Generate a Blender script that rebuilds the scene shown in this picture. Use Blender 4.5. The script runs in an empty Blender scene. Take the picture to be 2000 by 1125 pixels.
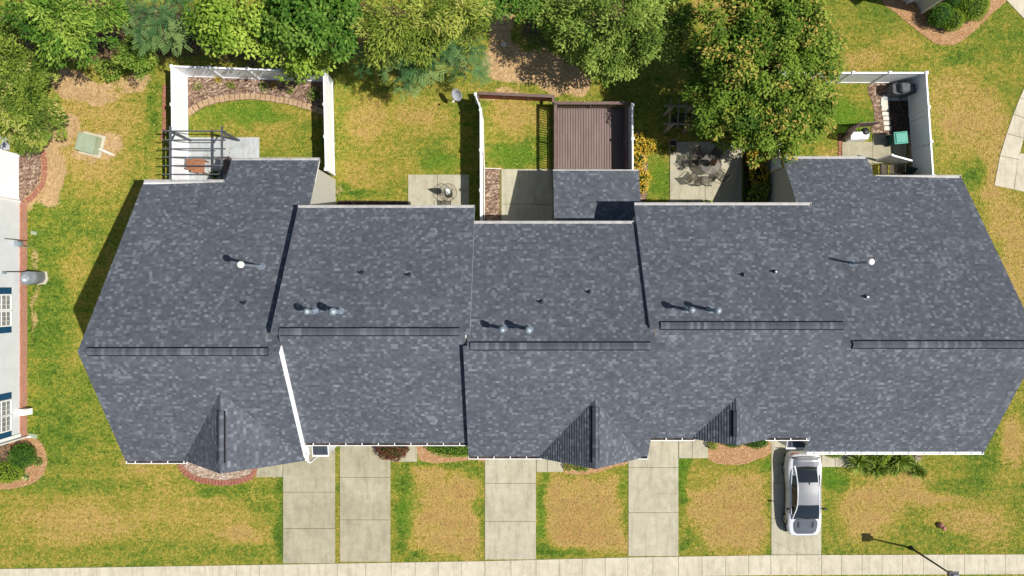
import bpy, math, random
import numpy as np
from mathutils import Vector, Matrix
random.seed(7); rng = np.random.default_rng(11)
PI = math.pi
# ------------------------------------------------------------------ camera, sky, sun
scene = bpy.context.scene
H = 41.0; K = 4000.0/3.0            # drone height above the ground; focal length in pixels of a 2000 px wide frame
cam_d = bpy.data.cameras.new('camera'); cam = bpy.data.objects.new('camera', cam_d)
scene.collection.objects.link(cam); scene.camera = cam
cam.location = (0, 0, H); cam.rotation_euler = (0, 0, 0)
cam_d.sensor_width = 36; cam_d.lens = 24.0; cam_d.clip_start = .5; cam_d.clip_end = 1000
SUN_VEC = Vector((.665, -.155, 1.0)).normalized()   # towards the sun
SUN_EL = math.asin(SUN_VEC.z)
w = bpy.data.worlds.new('World'); scene.world = w; w.use_nodes = True
nt = w.node_tree; sky = nt.nodes.new('ShaderNodeTexSky'); sky.sky_type = 'NISHITA'; sky.sun_disc = False
sky.sun_elevation = SUN_EL; sky.sun_rotation = math.atan2(SUN_VEC.x, SUN_VEC.y)
bg = nt.nodes['Background']; bg.inputs['Strength'].default_value = .075
nt.links.new(sky.outputs[0], bg.inputs[0])
sd = bpy.data.lights.new('sun', 'SUN'); sd.energy = 4.8; sd.angle = math.radians(.55); sd.color = (1, .955, .88)
so = bpy.data.objects.new('sun', sd); scene.collection.objects.link(so); so.location = (20, -6, 60)
so.rotation_euler = SUN_VEC.to_track_quat('Z', 'Y').to_euler()
scene.view_settings.view_transform = 'Standard'; scene.view_settings.look = 'None'
scene.view_settings.exposure = 0.35; scene.view_settings.gamma = 1
scene.cycles.max_bounces = 6; scene.cycles.transparent_max_bounces = 8
scene.render.resolution_x = 1024; scene.render.resolution_y = 576

# ------------------------------------------------------------------ helpers
def W(px, py, z=0.0):
    "a spot of the surveyed plan (2000 px wide aerial picture) at height z -> metres"
    k = (H - z) / K
    return ((px - 1000) * k, (562.5 - py) * k, z)
def X(px, z=0.0): return (px - 1000) * (H - z) / K
def Y(py, z=0.0): return (562.5 - py) * (H - z) / K
def lin(r, g=None, b=None):
    if g is None: r, g, b = r
    f = lambda c: (c/255/12.92) if c/255 <= .04045 else ((c/255+.055)/1.055)**2.4
    return (f(r), f(g), f(b), 1)
COL = scene.collection
def tag(o, label=None, cat=None, group=None, kind=None):
    if label: o['label'] = label
    if cat: o['category'] = cat
    if group: o['group'] = group
    if kind: o['kind'] = kind
    return o
WL = {}
def empty(name, label, cat, loc=(0, 0, 0), group=None):
    o = bpy.data.objects.new(name, None); COL.objects.link(o); o.location = loc
    o.empty_display_size = .2; WL[o] = Vector(loc); return tag(o, label, cat, group)
def link_mesh(me, name, mat, parent=None):
    o = bpy.data.objects.new(name, me); COL.objects.link(o)
    if mat: me.materials.append(mat)
    if parent: o.parent = parent
    WL[o] = WL.get(parent, Vector((0, 0, 0))) if parent else Vector((0, 0, 0))
    return o
class MB:
    def __init__(s): s.v = []; s.f = []; s.uv = []; s.sm = []
    def face(s, pts, uv=None, smooth=False):
        i = len(s.v); s.v += [tuple(p) for p in pts]; s.f.append(tuple(range(i, i+len(pts))))
        s.uv.append(uv); s.sm.append(smooth); return s
    def raw(s, vs, fs, smooth=False):
        i = len(s.v); s.v += [tuple(p) for p in vs]
        for f in fs: s.f.append(tuple(i+a for a in f)); s.uv.append(None); s.sm.append(smooth)
        return s
    def box(s, x0, x1, y0, y1, z0, z1):
        v = [(x0,y0,z0),(x1,y0,z0),(x1,y1,z0),(x0,y1,z0),(x0,y0,z1),(x1,y0,z1),(x1,y1,z1),(x0,y1,z1)]
        return s.raw(v, [(0,3,2,1),(4,5,6,7),(0,1,5,4),(1,2,6,5),(2,3,7,6),(3,0,4,7)])
    def rbox(s, c, sx, sy, sz, rz=0, tilt=None, taper=1.0):
        M = Matrix.Rotation(rz, 3, 'Z')
        if tilt is not None: M = M @ tilt
        v = []
        for z, t in ((-.5, 1), (.5, taper)):
            for x, y in ((-.5,-.5),(.5,-.5),(.5,.5),(-.5,.5)):
                v.append(Vector(c) + M @ Vector((x*sx*t, y*sy*t, z*sz)))
        return s.raw(v, [(0,3,2,1),(4,5,6,7),(0,1,5,4),(1,2,6,5),(2,3,7,6),(3,0,4,7)])
    def bar(s, p, q, w, h=None):
        p = Vector(p); q = Vector(q); h = h or w; d = (q-p).normalized()
        up = Vector((0,0,1)) if abs(d.z) < .95 else Vector((0,1,0))
        a = d.cross(up).normalized()*w/2; b = a.cross(d).normalized()*h/2
        v = [p-a-b, p+a-b, p+a+b, p-a+b, q-a-b, q+a-b, q+a+b, q-a+b]
        return s.raw(v, [(0,1,2,3),(7,6,5,4),(0,4,5,1),(1,5,6,2),(2,6,7,3),(3,7,4,0)])
    def tube(s, pts, r, n=8, caps=True, smooth=True):
        pts = [Vector(p) for p in pts]; rs = r if isinstance(r, (list, tuple)) else [r]*len(pts)
        vs = []; fs = []
        for i, p in enumerate(pts):
            d = (pts[min(i+1, len(pts)-1)] - pts[max(i-1, 0)]).normalized()
            up = Vector((0,0,1)) if abs(d.z) < .9 else Vector((1,0,0))
            a = d.cross(up).normalized(); b = a.cross(d).normalized()
            for k in range(n):
                t = 2*PI*k/n; vs.append(p + (a*math.cos(t)+b*math.sin(t))*rs[i])
        for i in range(len(pts)-1):
            for k in range(n):
                fs.append((i*n+k, i*n+(k+1)%n, (i+1)*n+(k+1)%n, (i+1)*n+k))
        s.raw(vs, fs, smooth)
        if caps:
            s.raw(vs[:n], [tuple(range(n))]); s.raw(vs[-n:], [tuple(range(n))[::-1]])
        return s
    def lathe(s, c, prof, n=20, smooth=True, sx=1, sy=1, cap=True):
        vs = []; fs = []
        for r, z in prof:
            for k in range(n):
                t = 2*PI*k/n; vs.append((c[0]+r*math.cos(t)*sx, c[1]+r*math.sin(t)*sy, c[2]+z))
        for i in range(len(prof)-1):
            for k in range(n): fs.append((i*n+k, i*n+(k+1)%n, (i+1)*n+(k+1)%n, (i+1)*n+k))
        s.raw(vs, fs, smooth)
        if cap:
            s.raw(vs[:n], [tuple(range(n))[::-1]]); s.raw(vs[-n:], [tuple(range(n))])
        return s
    def prism(s, poly, z0, z1):
        n = len(poly)
        a = sum(poly[i][0]*poly[(i+1)%n][1]-poly[(i+1)%n][0]*poly[i][1] for i in range(n))
        if a < 0: poly = poly[::-1]
        v = [(x,y,z0) for x,y in poly]+[(x,y,z1) for x,y in poly]
        fs = [tuple(range(n, 2*n)), tuple(range(n))[::-1]]+[(i,(i+1)%n,n+(i+1)%n,n+i) for i in range(n)]
        return s.raw(v, fs)
    def xprism(s, prof, x0, x1):
        "profile of (y, z) points extruded along x"
        n = len(prof)
        v = [(x0,y,z) for y,z in prof]+[(x1,y,z) for y,z in prof]
        fs = [tuple(range(n)), tuple(range(n, 2*n))[::-1]]+[(i,n+i,n+(i+1)%n,(i+1)%n) for i in range(n)]
        return s.raw(v, fs)
    def build(s, name, mat, parent=None, flip=False):
        off = WL.get(parent, Vector((0,0,0))) if parent else Vector((0,0,0))
        me = bpy.data.meshes.new(name)
        me.from_pydata([(x-off.x, y-off.y, z-off.z) for x,y,z in s.v], [], s.f)
        if any(u is not None for u in s.uv):
            ul = me.uv_layers.new(name='UVMap'); k = 0
            for f, u in zip(s.f, s.uv):
                for j in range(len(f)):
                    ul.data[k].uv = u[j] if u else (0, 0); k += 1
        me.polygons.foreach_set('use_smooth', s.sm); me.update()
        return link_mesh(me, name, mat, parent)
def copy_tree(o, parent=None):
    c = o.copy(); COL.objects.link(c)
    if parent: c.parent = parent
    for ch in list(o.children): copy_tree(ch, c)
    return c

# ------------------------------------------------------------------ materials
class N:
    def __init__(s, name):
        s.m = bpy.data.materials.new(name); s.m.use_nodes = True; s.t = s.m.node_tree
        s.b = s.t.nodes['Principled BSDF']; s.out = s.t.nodes['Material Output']
    def n(s, typ, **kw):
        nd = s.t.nodes.new(typ)
        for k, v in kw.items(): setattr(nd, k, v)
        return nd
    def l(s, a, b): s.t.links.new(a, b)
    def pos(s): return s.n('ShaderNodeNewGeometry').outputs['Position']
    def obj(s): return s.n('ShaderNodeTexCoord').outputs['Object']
    def mapped(s, vec, scale=(1,1,1)):
        m = s.n('ShaderNodeMapping'); m.inputs['Scale'].default_value = scale; s.l(vec, m.inputs[0]); return m.outputs[0]
    def noise(s, vec, scale, detail=4, rough=.6):
        a = s.n('ShaderNodeTexNoise'); a.inputs['Scale'].default_value = scale; a.inputs['Detail'].default_value = detail
        a.inputs['Roughness'].default_value = rough; s.l(vec, a.inputs['Vector']); return a.outputs['Fac']
    def ramp(s, fac, stops):
        r = s.n('ShaderNodeValToRGB'); e = r.color_ramp.elements
        while len(e) < len(stops): e.new(.5)
        for i, (p, c) in enumerate(stops):
            e[i].position = p; e[i].color = c if len(c) == 4 else (*c, 1)
        s.l(fac, r.inputs[0]); return r.outputs['Color']
    def mix(s, fac, a, b, blend='MIX'):
        m = s.n('ShaderNodeMix', data_type='RGBA', blend_type=blend)
        for k, v in ((0, fac), (6, a), (7, b)):
            if isinstance(v, (int, float)): m.inputs[k].default_value = v
            elif isinstance(v, tuple): m.inputs[k].default_value = v
            else: s.l(v, m.inputs[k])
        return m.outputs[2]
    def math(s, op, a, b=0.0, c=None):
        m = s.n('ShaderNodeMath', operation=op)
        for k, v in ((0, a), (1, b), (2, c)):
            if v is None: continue
            if isinstance(v, (int, float)): m.inputs[k].default_value = v
            else: s.l(v, m.inputs[k])
        return m.outputs[0]
    def attr(s, name):
        return s.n('ShaderNodeAttribute', attribute_name=name).outputs['Fac']
    def bump(s, h, strength=.3, dist=.02):
        b = s.n('ShaderNodeBump'); b.inputs['Strength'].default_value = strength; b.inputs['Distance'].default_value = dist
        s.l(h, b.inputs['Height']); s.l(b.outputs[0], s.b.inputs['Normal'])
    def color(s, c):
        if isinstance(c, tuple): s.b.inputs['Base Color'].default_value = c
        else: s.l(c, s.b.inputs['Base Color'])
    def rough(s, r, spec=.3, metal=0):
        s.b.inputs['Roughness'].default_value = r; s.b.inputs['Specular IOR Level'].default_value = spec
        s.b.inputs['Metallic'].default_value = metal
def varied(name, c1, c2, scale=3, rough=.7, spec=.3, fine=30, fs=.25, bump=.2, stretch=(1,1,1), metal=0, lo=.35, hi=.65):
    "a surface that wanders between two colours, with a fine grain"
    a = N(name); p = a.mapped(a.obj(), stretch)
    base = a.ramp(a.noise(p, scale, 5), [(lo, c1), (hi, c2)])
    g = a.noise(p, fine, 3, .7)
    gr = a.ramp(g, [(.25, (1-fs,)*3), (.75, (1+fs*.6,)*3)])
    a.color(a.mix(1.0, base, gr, 'MULTIPLY')); a.rough(rough, spec, metal); a.bump(g, bump, .01)
    return a.m
def shingle(name, tone=1.0):
    a = N(name); uv = a.n('ShaderNodeTexCoord').outputs['UV']
    sp = a.n('ShaderNodeSeparateXYZ'); a.l(uv, sp.inputs[0]); u, v = sp.outputs[0], sp.outputs[1]
    row = a.math('FLOOR', a.math('MULTIPLY', v, 1/.143))
    wn = a.n('ShaderNodeTexWhiteNoise', noise_dimensions='1D'); a.l(row, wn.inputs['W'])
    us = a.math('ADD', u, a.math('MULTIPLY', wn.outputs['Value'], 7.3))
    def cell(wd, off):
        c = a.math('FLOOR', a.math('MULTIPLY', us, 1/wd)); cb = a.n('ShaderNodeCombineXYZ')
        a.l(c, cb.inputs[0]); a.l(row, cb.inputs[1]); cb.inputs[2].default_value = off
        t = a.n('ShaderNodeTexWhiteNoise', noise_dimensions='3D'); a.l(cb.outputs[0], t.inputs['Vector'])
        return t.outputs['Value']
    c1, c2 = cell(.155, 1.5), cell(.34, 9.5)
    s_ = tone
    d = lambda r, g, b: (r*s_, g*s_, b*s_)
    col1 = a.ramp(c1, [(0, d(.066,.074,.090)), (.4, d(.080,.089,.106)), (.80, d(.093,.102,.121)), (.87, d(.122,.133,.153)), (1, d(.150,.162,.184))])
    col2 = a.ramp(c2, [(0, (.86,.86,.87)), (.5, (.96,.96,.97)), (.9, (1.05,1.05,1.05)), (.95, (1.14,1.14,1.13)), (1, (1.25,1.24,1.23))])
    c = a.mix(1.0, col1, col2, 'MULTIPLY')
    big = a.noise(a.pos(), .35, 4)
    c = a.mix(1.0, c, a.ramp(big, [(.3, (.90,.90,.92)), (.7, (1.10,1.09,1.07))]), 'MULTIPLY')
    gr = a.noise(a.pos(), 60, 2, .8)
    c = a.mix(1.0, c, a.ramp(gr, [(.2, (.75,)*3), (.8, (1.25,)*3)]), 'MULTIPLY')
    a.color(c); a.rough(.85, .25); a.bump(gr, .3, .006)
    return a.m
def leafmat(name, dark, mid, light, accent=None, trans=.2):
    a = N(name); t = a.attr('tint')
    st = [(0, dark), (.45, mid), (.9, light)] + ([(1.0, accent)] if accent else [])
    c = a.ramp(t, st)
    a.color(c); a.rough(.6, .12)
    tr = a.n('ShaderNodeBsdfTranslucent'); mx = a.n('ShaderNodeMixShader'); mx.inputs[0].default_value = trans
    a.l(a.mix(1.0, c, (1.1, 1.25, .5, 1), 'MULTIPLY'), tr.inputs[0])
    a.l(a.b.outputs[0], mx.inputs[1]); a.l(tr.outputs[0], mx.inputs[2]); a.l(mx.outputs[0], a.out.inputs[0])
    return a.m
def glassy(name, c, rough=.06):
    a = N(name); a.color(c); a.rough(rough, .8); return a.m

M = {}
M['shingle'] = shingle('shingle')
M['cap_shingle'] = shingle('cap_shingle', .95)
M['white'] = varied('white_vinyl', (.80,.82,.85,1), (.86,.87,.89,1), 1.2, .45, .4, 20, .04, .02)
M['trim'] = varied('white_trim', (.72,.72,.71,1), (.80,.80,.79,1), 2, .5, .4, 20, .05, .03)
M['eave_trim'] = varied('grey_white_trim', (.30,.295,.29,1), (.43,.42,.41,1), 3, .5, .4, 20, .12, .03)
M['black'] = varied('vent_gap_shadow', (.006,.006,.008,1), (.012,.012,.014,1), 4, .8, .2)  # black stands for the shadow gap along both sides of the ridge vent caps
M['galv'] = varied('galvanised_metal', (.20,.24,.28,1), (.36,.41,.46,1), 9, .45, .5, 40, .2, .1, metal=.3)
M['flash'] = varied('pale_flashing', (.10,.13,.17,1), (.28,.34,.41,1), 7, .6, .4, 40, .3, .2)
M['cap_white'] = varied('white_cap', (.75,.74,.70,1), (.82,.80,.76,1), 3, .5, .3)
M['darkmetal'] = varied('dark_standing_seam', (.035,.042,.06,1), (.055,.065,.085,1), 3, .45, .4)
M['beamgrey'] = varied('grey_painted_wood', (.075,.082,.095,1), (.11,.12,.135,1), 3, .6, .3)
M['weathered'] = varied('weathered_wood', (.20,.165,.125,1), (.36,.31,.25,1), 4, .8, .2, 30, .3)
M['deck'] = varied('brown_stained_deck', (.175,.122,.108,1), (.225,.165,.148,1), 1.3, .7, .25, 25, .18, .1, (3,.4,1))
M['rail'] = varied('brown_stained_rail', (.13,.085,.074,1), (.175,.12,.105,1), 2, .7, .25)
M['redrail'] = varied('reddish_stained_board', (.14,.035,.022,1), (.18,.055,.035,1), 3, .75, .2)
M['tank'] = varied('black_plastic', (.012,.013,.015,1), (.03,.032,.035,1), 3, .5, .4)
M['greyplastic'] = varied('grey_plastic', (.13,.145,.16,1), (.19,.205,.22,1), 3, .5, .4)
M['greycover'] = varied('charcoal_cover', (.075,.078,.085,1), (.12,.125,.135,1), 5, .75, .25, 20, .2, .3)
M['teal'] = varied('green_plastic_lid', (.035,.26,.19,1), (.06,.34,.25,1), 3, .45, .5)
M['darkgreenp'] = varied('dark_green_plastic', (.01,.06,.045,1), (.018,.085,.06,1), 3, .5, .4)
M['tgreen'] = varied('transformer_green', (.25,.31,.20,1), (.33,.38,.27,1), 1.5, .6, .3, 10, .1)
M['trunk'] = varied('bark', (.07,.052,.038,1), (.13,.10,.075,1), 8, .9, .1, 40, .4, .6, (1,1,.2))
M['redbrickedge'] = varied('red_edging_brick', (.25,.095,.06,1), (.36,.16,.115,1), 6, .85, .15, 25, .25)
M['tanblock'] = varied('tan_edging_block', (.33,.22,.13,1), (.44,.31,.19,1), 4, .85, .15, 25, .25)
M['stonew'] = varied('pale_stone', (.55,.52,.44,1), (.68,.64,.56,1), 3, .8, .2)
M['rock'] = varied('pink_stone', (.30,.11,.09,1), (.5,.24,.2,1), 9, .8, .2)
M['chrome'] = varied('bright_steel', (.5,.5,.5,1), (.7,.7,.7,1), 3, .25, .5, metal=.8)
M['wood'] = varied('reddish_wood', (.26,.115,.06,1), (.36,.17,.09,1), 4, .7, .2, 20, .2, .1, (1,6,1))
M['orange_soil'] = varied('x', (.4,.2,.1,1), (.5,.3,.15,1))
M['carwhite'] = varied('white_car_paint', (.60,.61,.63,1), (.66,.67,.69,1), 2, .22, .6, 10, .02, 0)
M['carroof'] = varied('grey_roof_panel', (.12,.13,.15,1), (.16,.17,.19,1), 1.2, .42, .4, 10, .02, 0)  # even grey on the car roof
M['carsilver'] = varied('grey_car_panel', (.075,.085,.105,1), (.10,.11,.13,1), 1.2, .25, .5, 10, .02, 0)  # even darker grey on the bonnet and boot lid
M['cardark'] = varied('black_car_trim', (.012,.012,.013,1), (.02,.02,.022,1), 2, .4, .4)
M['glass'] = glassy('dark_glass', (.012,.016,.02,1))
M['tabletop'] = glassy('smoked_table_glass', (.19,.18,.16,1), .2)
M['tyre'] = varied('tyre_rubber', (.012,.012,.012,1), (.02,.02,.02,1), 5, .85, .2)
M['red'] = glassy('tail_lamp', (.3,.01,.01,1)); M['lens'] = glassy('lamp_lens', (.5,.5,.52,1))
M['shutter'] = varied('blue_shutter', (.006,.05,.11,1), (.01,.065,.14,1), 4, .5, .3)
def seethrough(m, f):
    t = m.node_tree; bs = t.nodes['Principled BSDF']; bs.inputs['Alpha'].default_value = f; return m
M['brownmesh'] = varied('brown_sling_mesh', (.10,.085,.065,1), (.16,.14,.11,1), 6, .8, .2)
M['lampgrey'] = varied('lamp_grey', (.10,.105,.115,1), (.14,.145,.155,1), 3, .4, .4)
M['greylight'] = varied('dish_grey', (.42,.44,.47,1), (.50,.52,.55,1), 3, .5, .4)
M['frame'] = varied('bronze_metal_frame', (.035,.028,.024,1), (.06,.05,.042,1), 4, .5, .4)
seethrough(M['brownmesh'], .55); seethrough(M['tabletop'], .55)
M['canopyw'] = varied('white_canvas', (.70,.74,.74,1), (.80,.82,.82,1), 6, .8, .2)
M['canopyt'] = varied('brown_canvas', (.20,.10,.07,1), (.33,.19,.14,1), 9, .8, .2)
M['navy'] = varied('dark_green_canvas', (.008,.022,.022,1), (.016,.035,.035,1), 5, .8, .2)
def siding(name, c, pitch=.115, axis=2):
    a = N(name); sp = a.n('ShaderNodeSeparateXYZ'); a.l(a.pos(), sp.inputs[0])
    f = a.math('FRACT', a.math('MULTIPLY', sp.outputs[axis], 1/pitch))
    g = a.noise(a.pos(), 2, 3)
    a.color(a.mix(1.0, c, a.ramp(g, [(.3, (.95,.95,.95)), (.7, (1.03,1.03,1.03))]), 'MULTIPLY')); a.rough(.55, .3); a.bump(f, .9, .018)
    return a.m
M['beige_siding'] = siding('beige_siding', (.60,.58,.53,1))
M['white_siding'] = siding('white_siding', (.74,.76,.80,1))
M['grey_siding'] = siding('pale_grey_siding', (.50,.52,.55,1))
def brick(name):
    a = N(name); sp = a.n('ShaderNodeSeparateXYZ'); a.l(a.pos(), sp.inputs[0])
    cb = a.n('ShaderNodeCombineXYZ'); a.l(a.math('ADD', sp.outputs[1], sp.outputs[0]), cb.inputs[0]); a.l(sp.outputs[2], cb.inputs[1])
    b = a.n('ShaderNodeTexBrick'); a.l(cb.outputs[0], b.inputs['Vector']); b.inputs['Scale'].default_value = 1
    b.inputs['Brick Width'].default_value = .22; b.inputs['Row Height'].default_value = .075; b.inputs['Mortar Size'].default_value = .008
    b.inputs['Color1'].default_value = (.34,.105,.06,1); b.inputs['Color2'].default_value = (.46,.19,.12,1); b.inputs['Mortar'].default_value = (.5,.40,.33,1)
    a.color(b.outputs['Color']); a.rough(.85, .2); a.bump(b.outputs['Fac'], -.4, .01); return a.m
M['brick'] = brick('red_brick')
def concrete(name, c1, c2, c3):
    a = N(name); p = a.pos()
    n1 = a.noise(p, .55, 6, .65); n2 = a.noise(p, 2.3, 6, .7); n3 = a.noise(p, 45, 2, .8)
    c = a.ramp(n1, [(.3, c1), (.55, c2), (.75, c3)])
    c = a.mix(1.0, c, a.ramp(n2, [(.25, (.80,.80,.79)), (.55, (1.0,1.0,1.0)), (.8, (1.08,1.07,1.05))]), 'MULTIPLY')
    c = a.mix(1.0, c, a.ramp(n3, [(.25, (.90,)*3), (.75, (1.08,)*3)]), 'MULTIPLY')
    ms = a.noise(a.mapped(p, (3.2, .45, 1)), 1.1, 5, .7)
    c = a.mix(1.0, c, a.ramp(ms, [(.48, (1,1,1)), (.70, (.78,.77,.73))]), 'MULTIPLY')
    v = a.n('ShaderNodeTexVoronoi', feature='DISTANCE_TO_EDGE'); v.inputs['Scale'].default_value = .27; wp = a.mix(.12, p, a.n('ShaderNodeTexNoise').outputs['Color']); a.l(wp, v.inputs['Vector'])
    crack = a.ramp(v.outputs['Distance'], [(.0, (.76,.74,.71)), (.003, (1,1,1))]); cm = a.ramp(a.noise(p, .21, 2), [(.5, (0,0,0)), (.56, (1,1,1))])
    c = a.mix(cm, c, a.mix(1.0, c, crack, 'MULTIPLY'))
    a.color(c); a.rough(.85, .2); a.bump(n3, .25, .004); return a.m
M['conc_old'] = concrete('stained_concrete', (.28,.26,.18,1), (.36,.33,.235,1), (.41,.38,.28,1))
M['conc'] = concrete('concrete', (.36,.335,.25,1), (.415,.385,.29,1), (.455,.425,.325,1))
M['conc_pale'] = concrete('pale_concrete', (.45,.41,.31,1), (.51,.465,.36,1), (.55,.505,.40,1))
M['conc_grey'] = concrete('grey_concrete', (.34,.36,.37,1), (.42,.44,.45,1), (.46,.48,.49,1))
M['asphalt'] = varied('asphalt', (.045,.045,.048,1), (.065,.065,.066,1), 1, .9, .2, 60, .4, .3)
def mulchmat(name, cs, scale=16):
    a = N(name); v = a.n('ShaderNodeTexVoronoi'); v.inputs['Scale'].default_value = scale
    wv = a.noise(a.pos(), 9, 3, .7)
    mp = a.mix(.35, a.mapped(a.pos(), (1, 1.6, 1)), wv)
    a.l(mp, v.inputs['Vector']); sp = a.n('ShaderNodeSeparateColor'); a.l(v.outputs['Color'], sp.inputs[0])
    c = a.ramp(sp.outputs[0], [(0, cs[0]), (.5, cs[1]), (.85, cs[2]), (1, cs[3])])
    g = a.noise(a.pos(), 35, 3, .8)
    c = a.mix(1.0, c, a.ramp(g, [(.3, (.6,)*3), (.7, (1.3,)*3)]), 'MULTIPLY')
    a.color(c); a.rough(.95, .1); a.bump(a.math('ADD', g, v.outputs['Distance']), .9, .03); return a.m
M['mulch_straw'] = mulchmat('pine_straw', [(.28,.135,.06), (.45,.25,.12), (.56,.35,.18), (.66,.47,.29)], 22)
M['mulch_chip'] = mulchmat('wood_chips', [(.09,.05,.035), (.22,.14,.10), (.36,.25,.18), (.60,.48,.36)], 13)
M['mulch_dark'] = mulchmat('dark_mulch', [(.02,.015,.012), (.06,.045,.035), (.11,.08,.055), (.22,.15,.09)], 18)
M['pebble'] = mulchmat('river_pebbles', [(.22,.14,.10), (.38,.27,.2), (.55,.45,.36), (.75,.68,.58)], 16)

def ground_mat():
    a = N('lawn_ground'); p = a.pos()
    dry, soil, lit, lush = a.attr('dry'), a.attr('soil'), a.attr('litter'), a.attr('lush')
    nA = a.noise(p, .33, 7, .62); nB = a.noise(p, 1.7, 6, .68); nC = a.noise(a.mapped(p, (1,1,1)), 9, 5, .75); nD = a.noise(p, 34, 3, .8)
    st = a.noise(a.mapped(p, (.12, 1.3, 1)), 1.0, 4, .6)
    nE = a.noise(a.mapped(p, (1, 1.15, 1)), 4.2, 4, .7)
    d = a.math('ADD', a.math('MULTIPLY', dry, .88), .035)
    for fld, k in ((nA, .50), (nB, .95), (nC, .85), (nE, .95), (st, .55)):
        d = a.math('ADD', d, a.math('MULTIPLY', a.math('SUBTRACT', fld, .5), k))
    c = a.ramp(d, [(.0, (.06,.125,.014)), (.2, (.125,.20,.022)), (.38, (.235,.255,.034)), (.55, (.35,.285,.05)), (.70, (.45,.325,.085)), (.86, (.50,.34,.115)), (1, (.42,.255,.09))])
    lu = a.ramp(a.math('ADD', a.math('MULTIPLY', nC, .8), a.math('MULTIPLY', nB, .3)), [(.3, (.075,.16,.012)), (.6, (.15,.27,.022)), (.85, (.25,.34,.045))])
    c = a.mix(lush, c, lu)
    so = a.ramp(a.math('ADD', a.math('MULTIPLY', nB, .6), a.math('MULTIPLY', nD, .4)), [(.3, (.42,.26,.12)), (.55, (.60,.40,.20)), (.8, (.72,.53,.32))])
    sf = a.math('MULTIPLY', a.math('SUBTRACT', a.math('ADD', soil, a.math('MULTIPLY', a.math('ADD', a.math('SUBTRACT', nC, .5), a.math('SUBTRACT', nB, .5)), .7)), .42), 5.5)
    sf2 = a.n('ShaderNodeClamp'); a.l(sf, sf2.inputs[0]); c = a.mix(sf2.outputs[0], c, so)
    v = a.n('ShaderNodeTexVoronoi'); v.inputs['Scale'].default_value = 14; a.l(p, v.inputs['Vector'])
    sp = a.n('ShaderNodeSeparateColor'); a.l(v.outputs['Color'], sp.inputs[0])
    li = a.ramp(sp.outputs[0], [(0, (.05,.03,.018)), (.5, (.14,.08,.045)), (.85, (.26,.16,.09)), (1, (.42,.3,.19))])
    lf = a.math('MULTIPLY', a.math('SUBTRACT', a.math('ADD', lit, a.math('MULTIPLY', a.math('SUBTRACT', nB, .5), .9)), .4), 5)
    lf2 = a.n('ShaderNodeClamp'); a.l(lf, lf2.inputs[0]); c = a.mix(lf2.outputs[0], c, li)
    c = a.mix(1.0, c, a.ramp(nD, [(.28, (.52,)*3), (.5, (1,)*3), (.74, (1.35,)*3)]), 'MULTIPLY')
    c = a.mix(1.0, c, a.ramp(nC, [(.3, (.68,)*3), (.7, (1.2,)*3)]), 'MULTIPLY')
    c = a.mix(1.0, c, a.ramp(nE, [(.3, (.74,)*3), (.65, (1.14,)*3)]), 'MULTIPLY')
    a.color(c); a.rough(.95, .1); a.bump(a.math('ADD', a.math('ADD', nD, a.math('MULTIPLY', nC, 1.6)), a.math('MULTIPLY', nE, 2.2)), 1.0, .05)
    return a.m
M['ground'] = ground_mat()

# ------------------------------------------------------------------ the ground
def axis(lo, hi, step, far):
    a = list(np.arange(lo, hi, step)); x = hi; s = step
    up = []
    while x < far: up.append(x); s *= 1.5; x += s
    up.append(far); x = lo; s = step; dn = []
    while x > -far: s *= 1.5; x -= s; dn.append(max(x, -far))
    return np.array(sorted(set(dn)) + a + up)
gx = axis(-33, 33, .14, 300.); gy = axis(-20, 20, .14, 300.)
GX, GY = np.meshgrid(gx, gy); nx, ny = len(gx), len(gy)
PX = GX*K/H + 1000; PY = 562.5 - GY*K/H
def wobble(s, a):
    o = 0
    for k in range(5):
        f = s*(1.7**k); th = a + k*2.1
        o = o + np.sin(PX*f*math.cos(th) + PY*f*math.sin(th) + k*1.3 + a*5)/(1.45**k)
    return o
WX = PX + wobble(.031, .4)*7; WY = PY + wobble(.037, 2.2)*7
PX, PY = WX, WY
def blob(cx, cy, rx, ry, soft=1.7):
    r = np.sqrt(((PX-cx)/rx)**2 + ((PY-cy)/ry)**2); return np.clip((1.25 - r)/(.5*soft), 0, 1)
dry = np.full(GX.shape, .42)
def put(field, val, *a, **k):
    b = blob(*a, **k); b = b*b*(3-2*b); return field*(1-b) + val*b
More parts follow.
